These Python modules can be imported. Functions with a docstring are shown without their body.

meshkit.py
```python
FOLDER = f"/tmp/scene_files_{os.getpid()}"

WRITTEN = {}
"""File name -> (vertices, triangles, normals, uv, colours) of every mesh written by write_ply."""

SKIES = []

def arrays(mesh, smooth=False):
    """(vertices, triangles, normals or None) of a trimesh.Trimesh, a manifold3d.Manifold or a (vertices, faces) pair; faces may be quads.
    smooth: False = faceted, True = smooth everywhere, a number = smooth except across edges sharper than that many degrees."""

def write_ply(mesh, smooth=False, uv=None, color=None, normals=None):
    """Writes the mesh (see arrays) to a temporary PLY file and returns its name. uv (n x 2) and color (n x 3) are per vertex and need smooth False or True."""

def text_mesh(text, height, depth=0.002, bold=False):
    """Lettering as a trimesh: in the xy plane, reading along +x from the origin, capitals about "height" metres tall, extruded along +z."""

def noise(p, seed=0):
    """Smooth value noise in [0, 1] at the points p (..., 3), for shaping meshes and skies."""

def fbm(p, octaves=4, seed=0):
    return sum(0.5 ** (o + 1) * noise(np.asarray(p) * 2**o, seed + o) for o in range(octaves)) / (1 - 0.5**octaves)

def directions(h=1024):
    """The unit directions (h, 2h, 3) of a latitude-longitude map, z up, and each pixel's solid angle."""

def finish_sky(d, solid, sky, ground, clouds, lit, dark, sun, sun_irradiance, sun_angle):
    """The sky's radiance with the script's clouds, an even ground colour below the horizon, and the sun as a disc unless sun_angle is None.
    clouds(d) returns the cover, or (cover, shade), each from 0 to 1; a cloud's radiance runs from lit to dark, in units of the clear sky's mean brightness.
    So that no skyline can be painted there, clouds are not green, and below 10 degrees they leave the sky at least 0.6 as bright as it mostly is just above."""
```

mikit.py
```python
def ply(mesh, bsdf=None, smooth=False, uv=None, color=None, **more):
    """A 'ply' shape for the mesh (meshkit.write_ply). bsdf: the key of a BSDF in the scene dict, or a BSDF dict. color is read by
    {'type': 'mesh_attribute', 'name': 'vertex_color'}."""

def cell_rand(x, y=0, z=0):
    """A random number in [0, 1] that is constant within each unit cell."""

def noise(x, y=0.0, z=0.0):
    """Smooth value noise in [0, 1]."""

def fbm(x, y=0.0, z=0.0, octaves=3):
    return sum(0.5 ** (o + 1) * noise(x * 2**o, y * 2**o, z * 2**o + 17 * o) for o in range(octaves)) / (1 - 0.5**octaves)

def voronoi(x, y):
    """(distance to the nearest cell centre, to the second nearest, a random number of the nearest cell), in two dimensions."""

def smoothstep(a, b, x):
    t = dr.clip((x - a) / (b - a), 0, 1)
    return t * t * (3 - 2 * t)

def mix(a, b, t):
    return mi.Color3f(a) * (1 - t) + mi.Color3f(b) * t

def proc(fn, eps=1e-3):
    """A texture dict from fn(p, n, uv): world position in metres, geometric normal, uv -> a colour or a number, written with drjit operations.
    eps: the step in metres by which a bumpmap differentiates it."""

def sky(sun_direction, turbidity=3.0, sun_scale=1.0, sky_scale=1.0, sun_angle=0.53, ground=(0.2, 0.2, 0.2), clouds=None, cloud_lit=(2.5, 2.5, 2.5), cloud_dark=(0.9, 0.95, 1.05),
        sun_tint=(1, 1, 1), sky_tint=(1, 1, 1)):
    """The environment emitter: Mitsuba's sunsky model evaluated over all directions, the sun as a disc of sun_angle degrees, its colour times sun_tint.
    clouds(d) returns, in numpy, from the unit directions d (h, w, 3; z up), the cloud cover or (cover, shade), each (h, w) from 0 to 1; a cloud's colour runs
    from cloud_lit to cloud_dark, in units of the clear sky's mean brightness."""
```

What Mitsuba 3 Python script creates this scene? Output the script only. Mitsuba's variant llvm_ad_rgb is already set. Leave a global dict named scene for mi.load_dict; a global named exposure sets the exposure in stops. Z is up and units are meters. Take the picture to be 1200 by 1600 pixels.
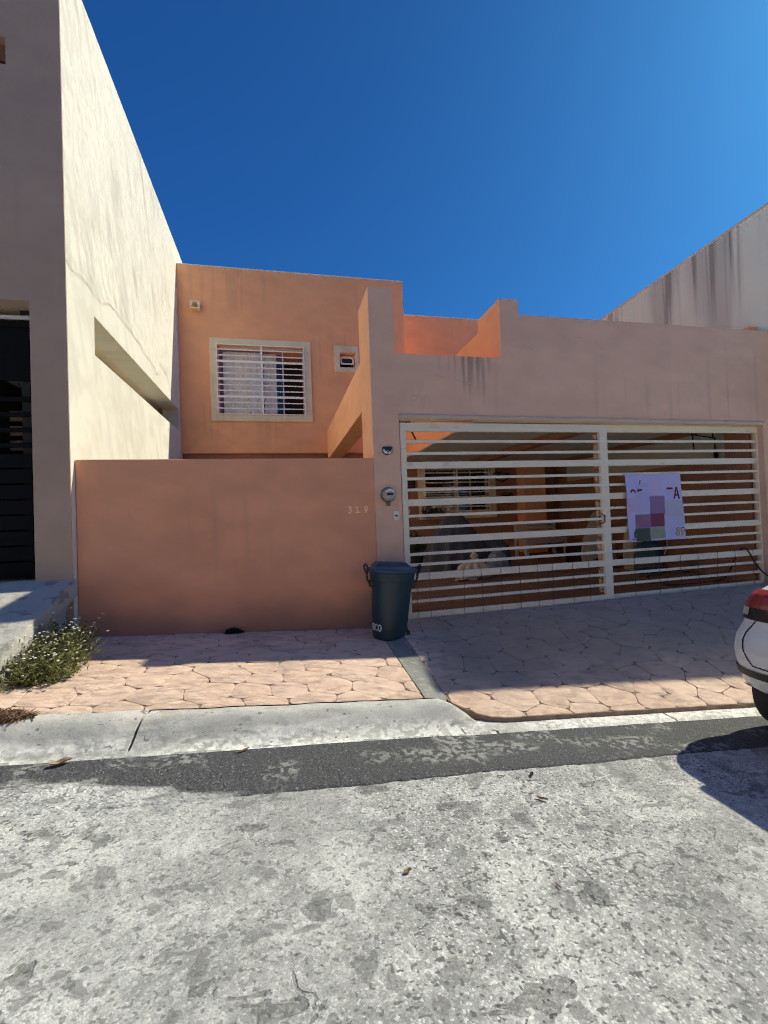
import math, random
import numpy as np, trimesh, mitsuba as mi, drjit as dr
import manifold3d as m3
import shapely.geometry as sg
from shapely import affinity
from scipy.spatial import Voronoi
import mikit, meshkit
from mikit import proc, noise, fbm, voronoi, smoothstep, mix, ply

T = mi.ScalarTransform4f
rnd = random.Random(7)
rng = np.random.default_rng(7)
scene, labels = {}, {}

# ------------------------------------------------------------------ camera, light, exposure
def cam_axes(yaw, pitch, roll):
    f = np.array([math.sin(yaw) * math.cos(pitch), math.cos(yaw) * math.cos(pitch), math.sin(pitch)])
    r = np.cross(f, [0, 0, 1]); r /= np.linalg.norm(r); d = np.cross(f, r)
    return r * math.cos(roll) + d * math.sin(roll), -r * math.sin(roll) + d * math.cos(roll), f

_r, _d, _f = cam_axes(0.22009, 0.017834, 0.036402)
scene['camera'] = {'type': 'perspective', 'fov_axis': 'x', 'fov': 2 * math.degrees(math.atan(600 / 713.75)),
                   'near_clip': 0.05, 'far_clip': 400.0,
                   'to_world': T().look_at(origin=[0, 0, 0], target=_f.tolist(), up=(-_d).tolist())}
SUN = (1.02, 0.267, 1.0)
scene['sky_light'] = mikit.sky(SUN, turbidity=4.0, sky_tint=(0.115, 0.445, 0.885), sky_scale=1.0, sun_scale=1.18, sun_tint=(0.88, 1.02, 1.08))
exposure = 1.76

# ------------------------------------------------------------------ helpers
used = {}
def key_of(base):
    n = used.get(base, 0); used[base] = n + 1
    return base if n == 0 else f'{base}_{n:03d}'

def thing(name, label=None, cat=None, group=None, kind=None):
    k = key_of(name)
    d = {}
    if label: d['label'] = label
    if cat: d['category'] = cat
    if group: d['group'] = group
    if kind: d['kind'] = kind
    if d: labels[k] = d
    return k

def put(key, mesh, mat, smooth=False, **kw):
    scene[key] = ply(mesh, 'material_' + mat, smooth, **kw)
    return key

def part(parent, name, mesh, mat, smooth=False, label=None, kind=None, **kw):
    k = key_of(f'{parent}__{name}')
    put(k, mesh, mat, smooth, **kw)
    d = {}
    if label: d['label'] = label
    if kind: d['kind'] = kind
    if d: labels[k] = d
    return k

def struct(name, mesh, mat, label, cat, smooth=False):
    k = thing(name, label, cat, kind='structure')
    if mesh is not None: put(k, mesh, mat, smooth)
    return k

def single(name, mesh, mat, label, cat, smooth=False, group=None, kind=None):
    k = thing(name, label, cat, group, kind)
    put(k, mesh, mat, smooth)
    return k

def M(m):   # manifold from trimesh
    return m3.Manifold(m3.Mesh(vert_properties=np.asarray(m.vertices, np.float32), tri_verts=np.asarray(m.faces, np.uint32)))
def TM(m):
    q = m.to_mesh(); return trimesh.Trimesh(np.array(q.vert_properties[:, :3]), np.array(q.tri_verts), process=False)
def mb(x0, x1, y0, y1, z0, z1):
    return m3.Manifold.cube([x1 - x0, y1 - y0, z1 - z0]).translate([x0, y0, z0])
def box(x0, x1, y0, y1, z0, z1, b=0.0):
    if b <= 0:
        m = trimesh.creation.box([x1 - x0, y1 - y0, z1 - z0]); m.apply_translation([(x0 + x1) / 2, (y0 + y1) / 2, (z0 + z1) / 2]); return m
    P = []
    for ix, x in enumerate((x0, x1)):
        for iy, y in enumerate((y0, y1)):
            for iz, z in enumerate((z0, z1)):
                sx, sy, sz = (b, -b)[ix], (b, -b)[iy], (b, -b)[iz]
                P += [(x, y + sy, z + sz), (x + sx, y, z + sz), (x + sx, y + sy, z)]
    return trimesh.convex.convex_hull(np.array(P))
def bar(p0, p1, hx, hz, b=0.003):
    """horizontal bar between two points along x, half depth hx (y), half height hz; ends vertical"""
    P = []
    for p, s in ((p0, 1), (p1, -1)):
        for iy in (-1, 1):
            for iz in (-1, 1):
                P += [(p[0], p[1] + iy * (hx - b), p[2] + iz * (hz - b)), (p[0], p[1] + iy * hx, p[2] + iz * (hz - b)), (p[0], p[1] + iy * (hx - b), p[2] + iz * hz)]
    return trimesh.convex.convex_hull(np.array(P))
def tube(pts, r, sides=8, caps=True):
    p = np.asarray(pts, float); n = len(p)
    rr = np.broadcast_to(np.asarray(r, float), (n,))
    t = np.gradient(p, axis=0); t /= np.linalg.norm(t, axis=1, keepdims=True) + 1e-12
    ref = np.array([0.0, 0, 1]) if abs(t[0, 2]) < 0.9 else np.array([1.0, 0, 0])
    a = np.cross(t[0], ref); a /= np.linalg.norm(a); A = [a]
    for i in range(1, n):
        a = A[-1] - t[i] * (A[-1] @ t[i]); a /= np.linalg.norm(a) + 1e-12; A.append(a)
    A = np.array(A); B = np.cross(t, A)
    ang = np.arange(sides) * 2 * np.pi / sides
    v = (p[:, None] + rr[:, None, None] * (np.cos(ang)[None, :, None] * A[:, None] + np.sin(ang)[None, :, None] * B[:, None])).reshape(-1, 3)
    F = []
    for i in range(n - 1):
        for j in range(sides):
            k = (j + 1) % sides
            F += [(i * sides + j, i * sides + k, (i + 1) * sides + k), (i * sides + j, (i + 1) * sides + k, (i + 1) * sides + j)]
    if caps:
        for j in range(1, sides - 1):
            F += [(0, j + 1, j), ((n - 1) * sides, (n - 1) * sides + j, (n - 1) * sides + j + 1)]
    m = trimesh.Trimesh(v, np.array(F), process=False); m.fix_normals() if False else None
    return m
def lathe(prof, seg=40, center=(0, 0, 0)):
    """prof: list of (r,z) bottom to top"""
    prof = np.asarray(prof, float); n = len(prof)
    ang = np.arange(seg) * 2 * np.pi / seg
    v = np.stack([prof[:, None, 0] * np.cos(ang), prof[:, None, 0] * np.sin(ang), np.broadcast_to(prof[:, None, 1], (n, seg))], -1).reshape(-1, 3)
    F = []
    for i in range(n - 1):
        for j in range(seg):
            k = (j + 1) % seg
            F += [(i * seg + j, i * seg + k, (i + 1) * seg + k), (i * seg + j, (i + 1) * seg + k, (i + 1) * seg + j)]
    return trimesh.Trimesh(v + np.asarray(center), np.array(F), process=False)
def cat(ms): return trimesh.util.concatenate(ms)
def xz_prism(poly, y0, y1):
    """extrude an x,z polygon along y"""
    m = trimesh.creation.extrude_polygon(poly, y1 - y0, engine='earcut')
    v = np.array(m.vertices); w = np.stack([v[:, 0], y1 - v[:, 2], v[:, 1]], 1)
    return trimesh.Trimesh(w, m.faces, process=False)
def frame_mesh(x0, x1, z0, z1, w, y0, y1, b=0.004):
    """rectangular frame made of four butted members"""
    return cat([box(x0, x1, y0, y1, z1 - w, z1, b), box(x0, x1, y0, y1, z0, z0 + w, b),
                box(x0, x0 + w, y0, y1, z0 + w, z1 - w, b), box(x1 - w, x1, y0, y1, z0 + w, z1 - w, b)])
def grid(x0, x1, y0, y1, nx, ny, zf):
    X, Y = np.meshgrid(np.linspace(x0, x1, nx), np.linspace(y0, y1, ny), indexing='ij')
    Z = zf(X, Y); v = np.stack([X, Y, Z], -1).reshape(-1, 3)
    i, j = np.meshgrid(np.arange(nx - 1), np.arange(ny - 1), indexing='ij')
    a = (i * ny + j).ravel(); q = np.stack([a, a + ny, a + ny + 1, a + 1], 1)
    return trimesh.Trimesh(v, np.vstack([q[:, [0, 1, 2]], q[:, [0, 2, 3]]]), process=False)
def refine_noise(m, length, amp, freq, seed=0, axis=None):
    """subdivide a solid and roughen it"""
    m = TM(M(m).refine_to_length(length))
    v = np.array(m.vertices)
    n = np.stack([meshkit.fbm(v * freq + 31 * k, 3, seed + k) - 0.5 for k in range(3)], 1) * 2
    if axis is not None: n *= np.asarray(axis)
    return trimesh.Trimesh(v + amp * n, m.faces, process=False)

# ------------------------------------------------------------------ materials
def mat(name, color, rough=0.7, bump=None, bump_scale=1.0, eps=1e-3, two=True, **kw):
    b = {'type': 'principled', 'base_color': proc(color) if callable(color) else {'type': 'rgb', 'value': list(color)}, 'roughness': rough, **kw}
    if two: b = {'type': 'twosided', 'bsdf': b}
    if bump is not None: b = {'type': 'bumpmap', 'relief': proc(bump, eps), 'scale': bump_scale, 'bsdf': b}
    scene['material_' + name] = b
    return name

def stucco_bump(p, n, uv):
    return 0.0022 * fbm(p.x * 70, p.y * 70, p.z * 70, 2) + 0.004 * fbm(p.x * 6, p.y * 6, p.z * 6, 2)
def paint(base, var, dirt=(0.30, 0.21, 0.17), stain_shade=None):
    def f(p, n, uv):
        a = fbm(p.x * 1.1, p.y * 1.1, p.z * 1.1 + 5, 3)
        b = fbm(p.x * 9, p.y * 9, p.z * 9, 2)
        c = mix(base, var, smoothstep(0.3, 0.7, a) * 0.8 + 0.25 * (b - 0.5))
        m = fbm(p.x * 3.3 + 0.8 * p.z, p.y * 3.3, p.z * 4.5, 4)
        c = c * (0.90 + 0.20 * m)
        sp = smoothstep(0.80, 0.86, noise(p.x * 21, p.y * 21, p.z * 21)) * smoothstep(0.5, 0.7, noise(p.x * 2, p.y * 2, p.z * 2))
        c = mix(c, dirt, sp * 0.10)
        cr = dr.abs(fbm(p.x * 0.9 + 4, p.y * 0.9, p.z * 0.7 + 2, 5) - 0.5)
        c = mix(c, dirt, smoothstep(0.0030, 0.0008, cr) * 0.16 * smoothstep(0.52, 0.62, noise(p.x * 1.1, p.y * 1.1, p.z * 1.1)))
        # faint vertical rain streaks
        s = smoothstep(0.58, 0.8, noise(p.x * 14, p.y * 14, p.z * 0.5)) * smoothstep(0.4, 0.7, fbm(p.x * 1.3 + 9, p.y * 1.3, p.z * 0.7, 2))
        c = mix(c, dirt, s * 0.16)
        if stain_shade is not None:
            c = stain_shade(p, c)
        return c
    return f
def facade_stain_shade(p, c):
    # grey run-off stains under the notch of the parapet and dirt plus painted-in ambient shade at the foot
    along = smoothstep(2.0, 2.35, p.x) * smoothstep(3.0, 2.7, p.x)
    st = smoothstep(0.42, 0.75, noise(p.x * 24, 3.0, p.z * 0.8)) * along * smoothstep(1.35, 2.15, p.z)
    c = mix(c, (0.16, 0.13, 0.12), st * 0.55)
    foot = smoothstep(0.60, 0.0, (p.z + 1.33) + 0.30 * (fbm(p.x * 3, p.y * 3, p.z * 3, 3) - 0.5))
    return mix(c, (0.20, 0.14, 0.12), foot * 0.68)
mat('paint_facade', paint((0.755, 0.50, 0.36), (0.70, 0.45, 0.325), stain_shade=facade_stain_shade), 0.85, stucco_bump)
mat('paint_lowwall', paint((0.78, 0.37, 0.215), (0.71, 0.33, 0.19), stain_shade=facade_stain_shade), 0.85, stucco_bump)
mat('paint_orange', paint((0.88, 0.435, 0.23), (0.82, 0.40, 0.21)), 0.85, stucco_bump)  # house paint; on the pillar sides it stands for bounced light
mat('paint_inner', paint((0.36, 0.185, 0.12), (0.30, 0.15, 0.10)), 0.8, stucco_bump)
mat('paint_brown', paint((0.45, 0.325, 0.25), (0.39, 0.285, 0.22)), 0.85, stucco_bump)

def cream_line(p): return p.z - 3.12 + 0.5 * (fbm(p.y * 1.7, p.z * 1.7, 3.0, 4) - 0.5)
def cream_wall(p, n, uv):
    up = smoothstep(-0.10, 0.10, cream_line(p))
    g = fbm(p.y * 1.3, p.z * 0.7, 2.0, 4)
    u, v = p.y + 0.35 * p.z, p.z - 0.35 * p.y
    st = smoothstep(0.38, 0.78, fbm(u * 6.0, v * 1.6, 8.0, 4)) * smoothstep(0.30, 0.75, fbm(p.y * 0.8, p.z * 0.6, 4.0, 3))
    fine = smoothstep(0.45, 0.75, fbm(u * 22, v * 9, 5.0, 3))
    c = mix((0.72, 0.69, 0.58), (0.67, 0.645, 0.55), g)
    c = mix(c, (0.43, 0.40, 0.33), st * (0.30 + 0.45 * up))
    c = mix(c, (0.52, 0.49, 0.41), up * fine * 0.45)
    low = smoothstep(0.48, 0.70, fbm(p.y * 2.6, p.z * 3.4, 11.0, 4)) * (1 - up)
    return mix(c, (0.58, 0.54, 0.44), low * 0.45)
def cream_bump(p, n, uv):
    up = smoothstep(-0.03, 0.03, cream_line(p))
    u, v = p.y + 0.35 * p.z, p.z - 0.35 * p.y
    return 0.001 * up + up * 0.024 * fbm(u * 9, v * 4, 1.0, 4) + 0.004 * fbm(p.y * 14, p.z * 14, 3.0, 3)
mat('cream_wall_paint', cream_wall, 0.8, cream_bump)

def raw_concrete(p, n, uv):
    g = fbm(p.x * 1.5, p.y * 1.5, p.z * 1.5, 4)
    c = mix((0.76, 0.93, 0.80), (0.67, 0.82, 0.71), g)
    top = 4.84 - 0.037 * (p.y - 5.53)
    d = top - p.z
    run = noise(p.y * 4.3, p.x * 4.3, 1.0) * 0.45 + noise(p.y * 15, p.x * 15, p.z * 0.35) * 0.35 + noise(p.y * 41, p.x * 41, p.z * 0.6) * 0.20
    s = smoothstep(0.50, 0.72, run) * smoothstep(1.9, 0.1, d) + 0.45 * smoothstep(0.62, 0.78, noise(p.y * 2.3 + 7, 1.0, p.z * 0.2)) * smoothstep(3.5, 0.5, d)
    return mix(c, (0.14, 0.14, 0.145), dr.clip(s, 0, 1) * 0.72)
mat('raw_concrete', raw_concrete, 0.9, lambda p, n, uv: 0.004 * fbm(p.x * 25, p.y * 25, p.z * 25, 3))

def road_warp(x, y):
    return x + 0.05 * (noise(x * 9, y * 9, 5.0) - 0.5), y + 0.05 * (noise(x * 9 + 40, y * 9, 6.0) - 0.5)
def road_patch(x, y):
    w = fbm(x * 6.2 + 11 + 0.9 * noise(x * 11, y * 11, 1.0), y * 7.8 + 4, 6.0, 5)
    where = smoothstep(0.36, 0.62, fbm(x * 0.7 + 1.7, y * 0.7 + 6, 3.0, 2))
    right = smoothstep(-0.3, 1.0, x) * smoothstep(0.6, 1.4, y)
    return smoothstep(0.625, 0.64, w - 0.10 * (1 - where * right))
def road_color(p, n, uv):
    x, y = p.x, p.y
    wx, wy = road_warp(x, y)
    big = fbm(x * 0.6 + 3, y * 0.6, 1.0, 3)
    med = fbm(wx * 4.1, wy * 5.0, 2.0, 5)
    fine = fbm(x * 26, y * 30, 3.0, 3)
    jx, jy = 0.006 * (noise(x * 150, y * 150, 5.0) - 0.5), 0.006 * (noise(x * 150 + 50, y * 150, 6.0) - 0.5)
    d1, d2, r = voronoi((x + jx) * 105, (y + jy) * 118)       # aggregate, about a centimetre
    loose = smoothstep(0.35, 0.65, noise(x * 19, y * 23, 4.0))
    e1, e2, q = voronoi(x * 190 + 7, y * 210)                 # sand
    k = smoothstep(0.34, 0.64, 0.46 * med + 0.30 * big + 0.24 * fine)
    c = mix((0.31, 0.313, 0.308), (0.53, 0.533, 0.513), k)
    worn = smoothstep(0.34, 0.62, fbm(x * 0.8 + 5, y * 0.8 + 2, 7.0, 3))
    c = c * (1.0 + (0.34 + 0.22 * worn) * (r - 0.45)) * (0.84 + 0.32 * q)
    c = mix(c, (0.74, 0.74, 0.70), smoothstep(0.86, 0.93, r) * (0.25 + 0.45 * worn))
    c = mix(c, (0.14, 0.14, 0.138), smoothstep(0.22, 0.02, d2 - d1) * (0.06 + 0.42 * worn) * loose)
    pit = smoothstep(0.66, 0.76, fbm(x * 58 + 9, y * 70, 9.0, 2))
    c = mix(c, (0.12, 0.12, 0.118), pit * (0.62 + 0.3 * worn))
    # scaled-off patches with a crisp outline where the darker old surface shows
    pat = road_patch(wx, wy)
    c = mix(c, c * (0.46 + 0.14 * fine), pat * 0.9)
    w2 = fbm(wx * 9 + 2, wy * 11 + 9, 3.0, 5)
    c = mix(c, (0.15, 0.15, 0.148), smoothstep(0.66, 0.70, w2) * 0.55)
    # a greyer film in the drive lane and hairline cracks
    c = mix(c, (0.27, 0.273, 0.27), smoothstep(0.46, 0.80, fbm(x * 2.4 + 9, y * 1.5 + 3, 4.0, 6)) * 0.38)
    cr = dr.abs(fbm(x * 1.1 + 0.5 * noise(x * 7, y * 7, 2.0), y * 1.3 + 20, 9.0, 5) - 0.5)
    return mix(c, (0.09, 0.09, 0.088), smoothstep(0.0065, 0.0015, cr) * 0.65 * smoothstep(0.48, 0.6, noise(x * 1.3, y * 1.3, 13.0)))
def road_bump(p, n, uv):
    x, y = p.x, p.y
    d1, d2, r = voronoi(x * 105, y * 118)
    return 0.0016 * smoothstep(0.0, 0.5, d2 - d1) + 0.006 * fbm(x * 26, y * 30, 3.0, 3) + 0.003 * fbm(x * 9, y * 11, 1.0, 3) - 0.003 * road_patch(*road_warp(x, y))
mat('road_concrete', road_color, 0.9, road_bump, eps=0.0015)

def asphalt_color(p, n, uv):
    x, y = p.x, p.y
    fine = noise(x * 120, y * 120, 1.0)
    c = mix((0.034, 0.036, 0.040), (0.085, 0.088, 0.094), fine)
    c = mix(c, (0.33, 0.33, 0.325), smoothstep(0.82, 0.95, noise(x * 130 + 3, y * 130, 2.0)) * 0.7)
    dust = smoothstep(0.50, 0.72, fbm(x * 3.2, y * 5, 4.0, 4)) * smoothstep(0.40, 0.72, fbm(x * 40, y * 40, 2.0, 2))
    c = mix(c, (0.42, 0.415, 0.395), dust * 0.55)
    e = 2.62 + smoothstep(0.35, -1.6, x) * 0.40 + 0.30 * (fbm(x * 2.6, y * 9, 8.0, 5) - 0.5) * smoothstep(0.7, -0.3, x)
    left = smoothstep(0.035, -0.035, y - e)
    return mix(c, road_color(p, n, uv), left)
mat('asphalt', asphalt_color, 0.85, lambda p, n, uv: 0.008 * fbm(p.x * 70, p.y * 70, 1.0, 2) + 0.004 * fbm(p.x * 14, p.y * 14, 2.0, 2), eps=0.0015)

def kerb_color(p, n, uv):
    x, y, z = p.x, p.y, p.z
    h = z + 1.55 + 0.075 * x            # height above the street
    g = fbm(x * 2.2, y * 4, z * 4, 5)
    f = fbm(x * 34, y * 34, z * 34, 3)
    grit = noise(x * 170, y * 170, z * 170)
    c = mix((0.56, 0.557, 0.525), (0.42, 0.42, 0.40), smoothstep(0.34, 0.66, g))
    c = mix(c, (0.75, 0.745, 0.70), smoothstep(0.36, 0.60, f) * smoothstep(0.10, 0.02, h + 0.07 * (g - 0.5)))
    drag = fbm(x * 1.6, h * 22 + 2 * noise(x * 2, 1.0, 1.0), 3.0, 4)
    c = mix(c, (0.30, 0.295, 0.28), smoothstep(0.50, 0.78, drag) * 0.55)
    c = mix(c, (0.20, 0.195, 0.185), smoothstep(0.62, 0.80, fbm(x * 7 + 7, y * 15, z * 15, 5)) * 0.55)
    c = mix(c, (0.60, 0.53, 0.46), smoothstep(0.55, 0.75, fbm(x * 1.3 + 2, y * 3, z * 3, 3)) * 0.35 * smoothstep(0.03, 0.10, h))
    c = c * (0.80 + 0.38 * grit)
    c = mix(c, (0.11, 0.105, 0.10), smoothstep(0.72, 0.78, fbm(x * 24, y * 28, z * 28, 3)) * 0.7)
    cr = dr.abs(fbm(x * 1.7 + 3, y * 4.5 + z * 4, 5.0, 5) - 0.5)
    return mix(c, (0.11, 0.10, 0.09), smoothstep(0.006, 0.001, cr) * 0.6 * smoothstep(0.45, 0.6, noise(x * 1.4, y, 4.0)))
mat('kerb_concrete', kerb_color, 0.9, lambda p, n, uv: 0.007 * fbm(p.x * 24, p.y * 24, p.z * 24, 4) + 0.008 * fbm(p.x * 5, p.y * 5, p.z * 5, 2), eps=0.0015)

def stone_fn(a, b):
    def f(p, n, uv):
        g = fbm(p.x * 1.6, p.y * 1.6, 2.0, 3)
        w = fbm(p.x * 7 + p.y * 4, p.y * 17 - p.x * 3, 4.0, 5)
        c = mix(a, b, smoothstep(0.3, 0.7, g))
        c = mix(c, (0.40, 0.285, 0.225), smoothstep(0.50, 0.72, w) * 0.6)
        c = mix(c, (0.66, 0.56, 0.48), smoothstep(0.62, 0.78, fbm(p.x * 22, p.y * 30, 1.0, 3)) * 0.35)
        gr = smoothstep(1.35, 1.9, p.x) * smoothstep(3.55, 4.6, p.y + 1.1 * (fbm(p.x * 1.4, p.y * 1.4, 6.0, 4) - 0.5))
        c = mix(c, (0.21, 0.185, 0.165), gr * 0.62)      # tyre grime with shade painted in towards the gate
        c = mix(c, (0.25, 0.20, 0.17), smoothstep(0.56, 0.74, fbm(p.x * 2.6, p.y * 4.2, 9.0, 5)) * 0.30)
        return c
    return f
stone_bump = lambda p, n, uv: 0.030 * fbm(p.x * 8 + p.y * 4, p.y * 17 - p.x * 3, 3.0, 5) + 0.003 * fbm(p.x * 45, p.y * 45, 3.0, 2)
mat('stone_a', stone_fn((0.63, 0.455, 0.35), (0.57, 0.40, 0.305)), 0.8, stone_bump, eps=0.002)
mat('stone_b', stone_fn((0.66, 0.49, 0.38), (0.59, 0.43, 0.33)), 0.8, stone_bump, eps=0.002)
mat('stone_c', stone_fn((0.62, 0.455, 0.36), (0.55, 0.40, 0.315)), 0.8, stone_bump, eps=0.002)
mat('joint', lambda p, n, uv: mix((0.33, 0.235, 0.18), (0.14, 0.105, 0.085), fbm(p.x * 12, p.y * 12, 0.0, 2)), 0.95)
mat('strip_concrete', lambda p, n, uv: mix(mix((0.15, 0.155, 0.145), (0.27, 0.27, 0.25), fbm(p.x * 9, p.y * 4, 1.0, 4)), (0.36, 0.35, 0.32), smoothstep(0.6, 0.75, fbm(p.x * 30, p.y * 30, 2.0, 3)) * 0.6), 0.9,
    lambda p, n, uv: 0.008 * fbm(p.x * 18, p.y * 18, 3.0, 3))
mat('ramp_concrete', lambda p, n, uv: mix(mix((0.50, 0.48, 0.44), (0.36, 0.35, 0.325), fbm(p.x * 3, p.y * 3, p.z * 3, 4)), (0.16, 0.155, 0.14), smoothstep(0.58, 0.72, fbm(p.x * 9, p.y * 9, p.z * 9, 4)) * 0.6), 0.9,
    lambda p, n, uv: 0.02 * fbm(p.x * 14, p.y * 14, p.z * 14, 4))
mat('floor_tile', lambda p, n, uv: mix((0.19, 0.115, 0.07), (0.13, 0.08, 0.05), fbm(p.x * 4, p.y * 2, 1.0, 3)), 0.55)
mat('earth', (0.22, 0.19, 0.16), 0.95)

def gate_paint(p, n, uv):
    r = smoothstep(0.62, 0.78, fbm(p.x * 6, p.y * 6, p.z * 14, 3))
    c = mix((0.82, 0.77, 0.62), (0.74, 0.69, 0.55), fbm(p.x * 2.2, p.y * 3, p.z * 5, 3))
    return mix(c, (0.34, 0.26, 0.18), r * 0.28)
mat('gate_paint', gate_paint, 0.5)
mat('header_paint', lambda p, n, uv: mix(mix((0.62, 0.50, 0.37), (0.54, 0.42, 0.31), fbm(p.x * 2, 1.0, p.z * 20, 3)), (0.30, 0.18, 0.11), smoothstep(0.66, 0.8, fbm(p.x * 4, p.y * 9, p.z * 30, 3)) * 0.7), 0.6)
mat('rusty_paint', lambda p, n, uv: mix((0.60, 0.50, 0.34), (0.30, 0.14, 0.06), smoothstep(0.45, 0.65, fbm(p.x * 9, p.y * 9, p.z * 16, 3))), 0.7)
mat('wire_rust', (0.09, 0.05, 0.035), 0.7)
mat('wire_red', (0.20, 0.075, 0.035), 0.7)
mat('trim_cream', paint((0.76, 0.66, 0.48), (0.70, 0.60, 0.44)), 0.8, stucco_bump)
mat('white_metal', (0.88, 0.87, 0.83), 0.4)
mat('alu', (0.62, 0.62, 0.62), 0.35)
mat('dark_metal', (0.008, 0.0085, 0.010), 0.8, specular=0.12)
mat('dark_room', (0.03, 0.03, 0.032), 0.9)
scene['material_glass'] = {'type': 'thindielectric'}
mat('curtain', lambda p, n, uv: mix((0.84, 0.81, 0.72), (0.76, 0.73, 0.65), noise(p.x * 30, 1.0, 1.0)), 0.9)
mat('ceiling_grey', lambda p, n, uv: mix((0.56, 0.545, 0.50), (0.48, 0.465, 0.43), fbm(p.x * 2, p.y * 2, 0.0, 3)), 0.9, stucco_bump)
mat('can_blue', lambda p, n, uv: mix((0.007, 0.034, 0.050), (0.010, 0.044, 0.062), fbm(p.x * 9, p.y * 9, p.z * 4, 3)), 0.42)
mat('lid_blue', lambda p, n, uv: mix((0.012, 0.058, 0.115), (0.018, 0.072, 0.135), fbm(p.x * 14, p.y * 14, p.z * 9, 3)), 0.40)
mat('black_plastic', (0.015, 0.015, 0.016), 0.45)
mat('rubber', (0.022, 0.022, 0.023), 0.75)
mat('white_print', (0.82, 0.83, 0.84), 0.6)
mat('meter_glass', (0.34, 0.36, 0.35), 0.12, clearcoat=0.8)
mat('meter_grey', (0.16, 0.165, 0.155), 0.45, metallic=0.4)
mat('chrome', (0.80, 0.80, 0.80), 0.15, metallic=1.0)
mat('switch_white', (0.74, 0.72, 0.65), 0.45)
mat('leaf', lambda p, n, uv: mix((0.060, 0.090, 0.022), (0.22, 0.23, 0.075), noise(p.x * 40, p.y * 40, p.z * 40)), 0.6)
mat('leaf_dark', lambda p, n, uv: mix((0.022, 0.045, 0.015), (0.05, 0.075, 0.025), noise(p.x * 30, p.y * 30, p.z * 30)), 0.6)
mat('stem', (0.20, 0.17, 0.07), 0.8)
mat('petal', (0.66, 0.62, 0.53), 0.7)
mat('dead_leaf', lambda p, n, uv: mix((0.13, 0.075, 0.045), (0.27, 0.16, 0.09), noise(p.x * 60, p.y * 60, p.z * 60)), 0.85)
mat('dry_leaf_pale', lambda p, n, uv: mix((0.40, 0.29, 0.18), (0.16, 0.10, 0.06), noise(p.x * 45, p.y * 45, 1.0)), 0.8)
mat('black_debris', (0.02, 0.014, 0.012), 0.9)
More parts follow.
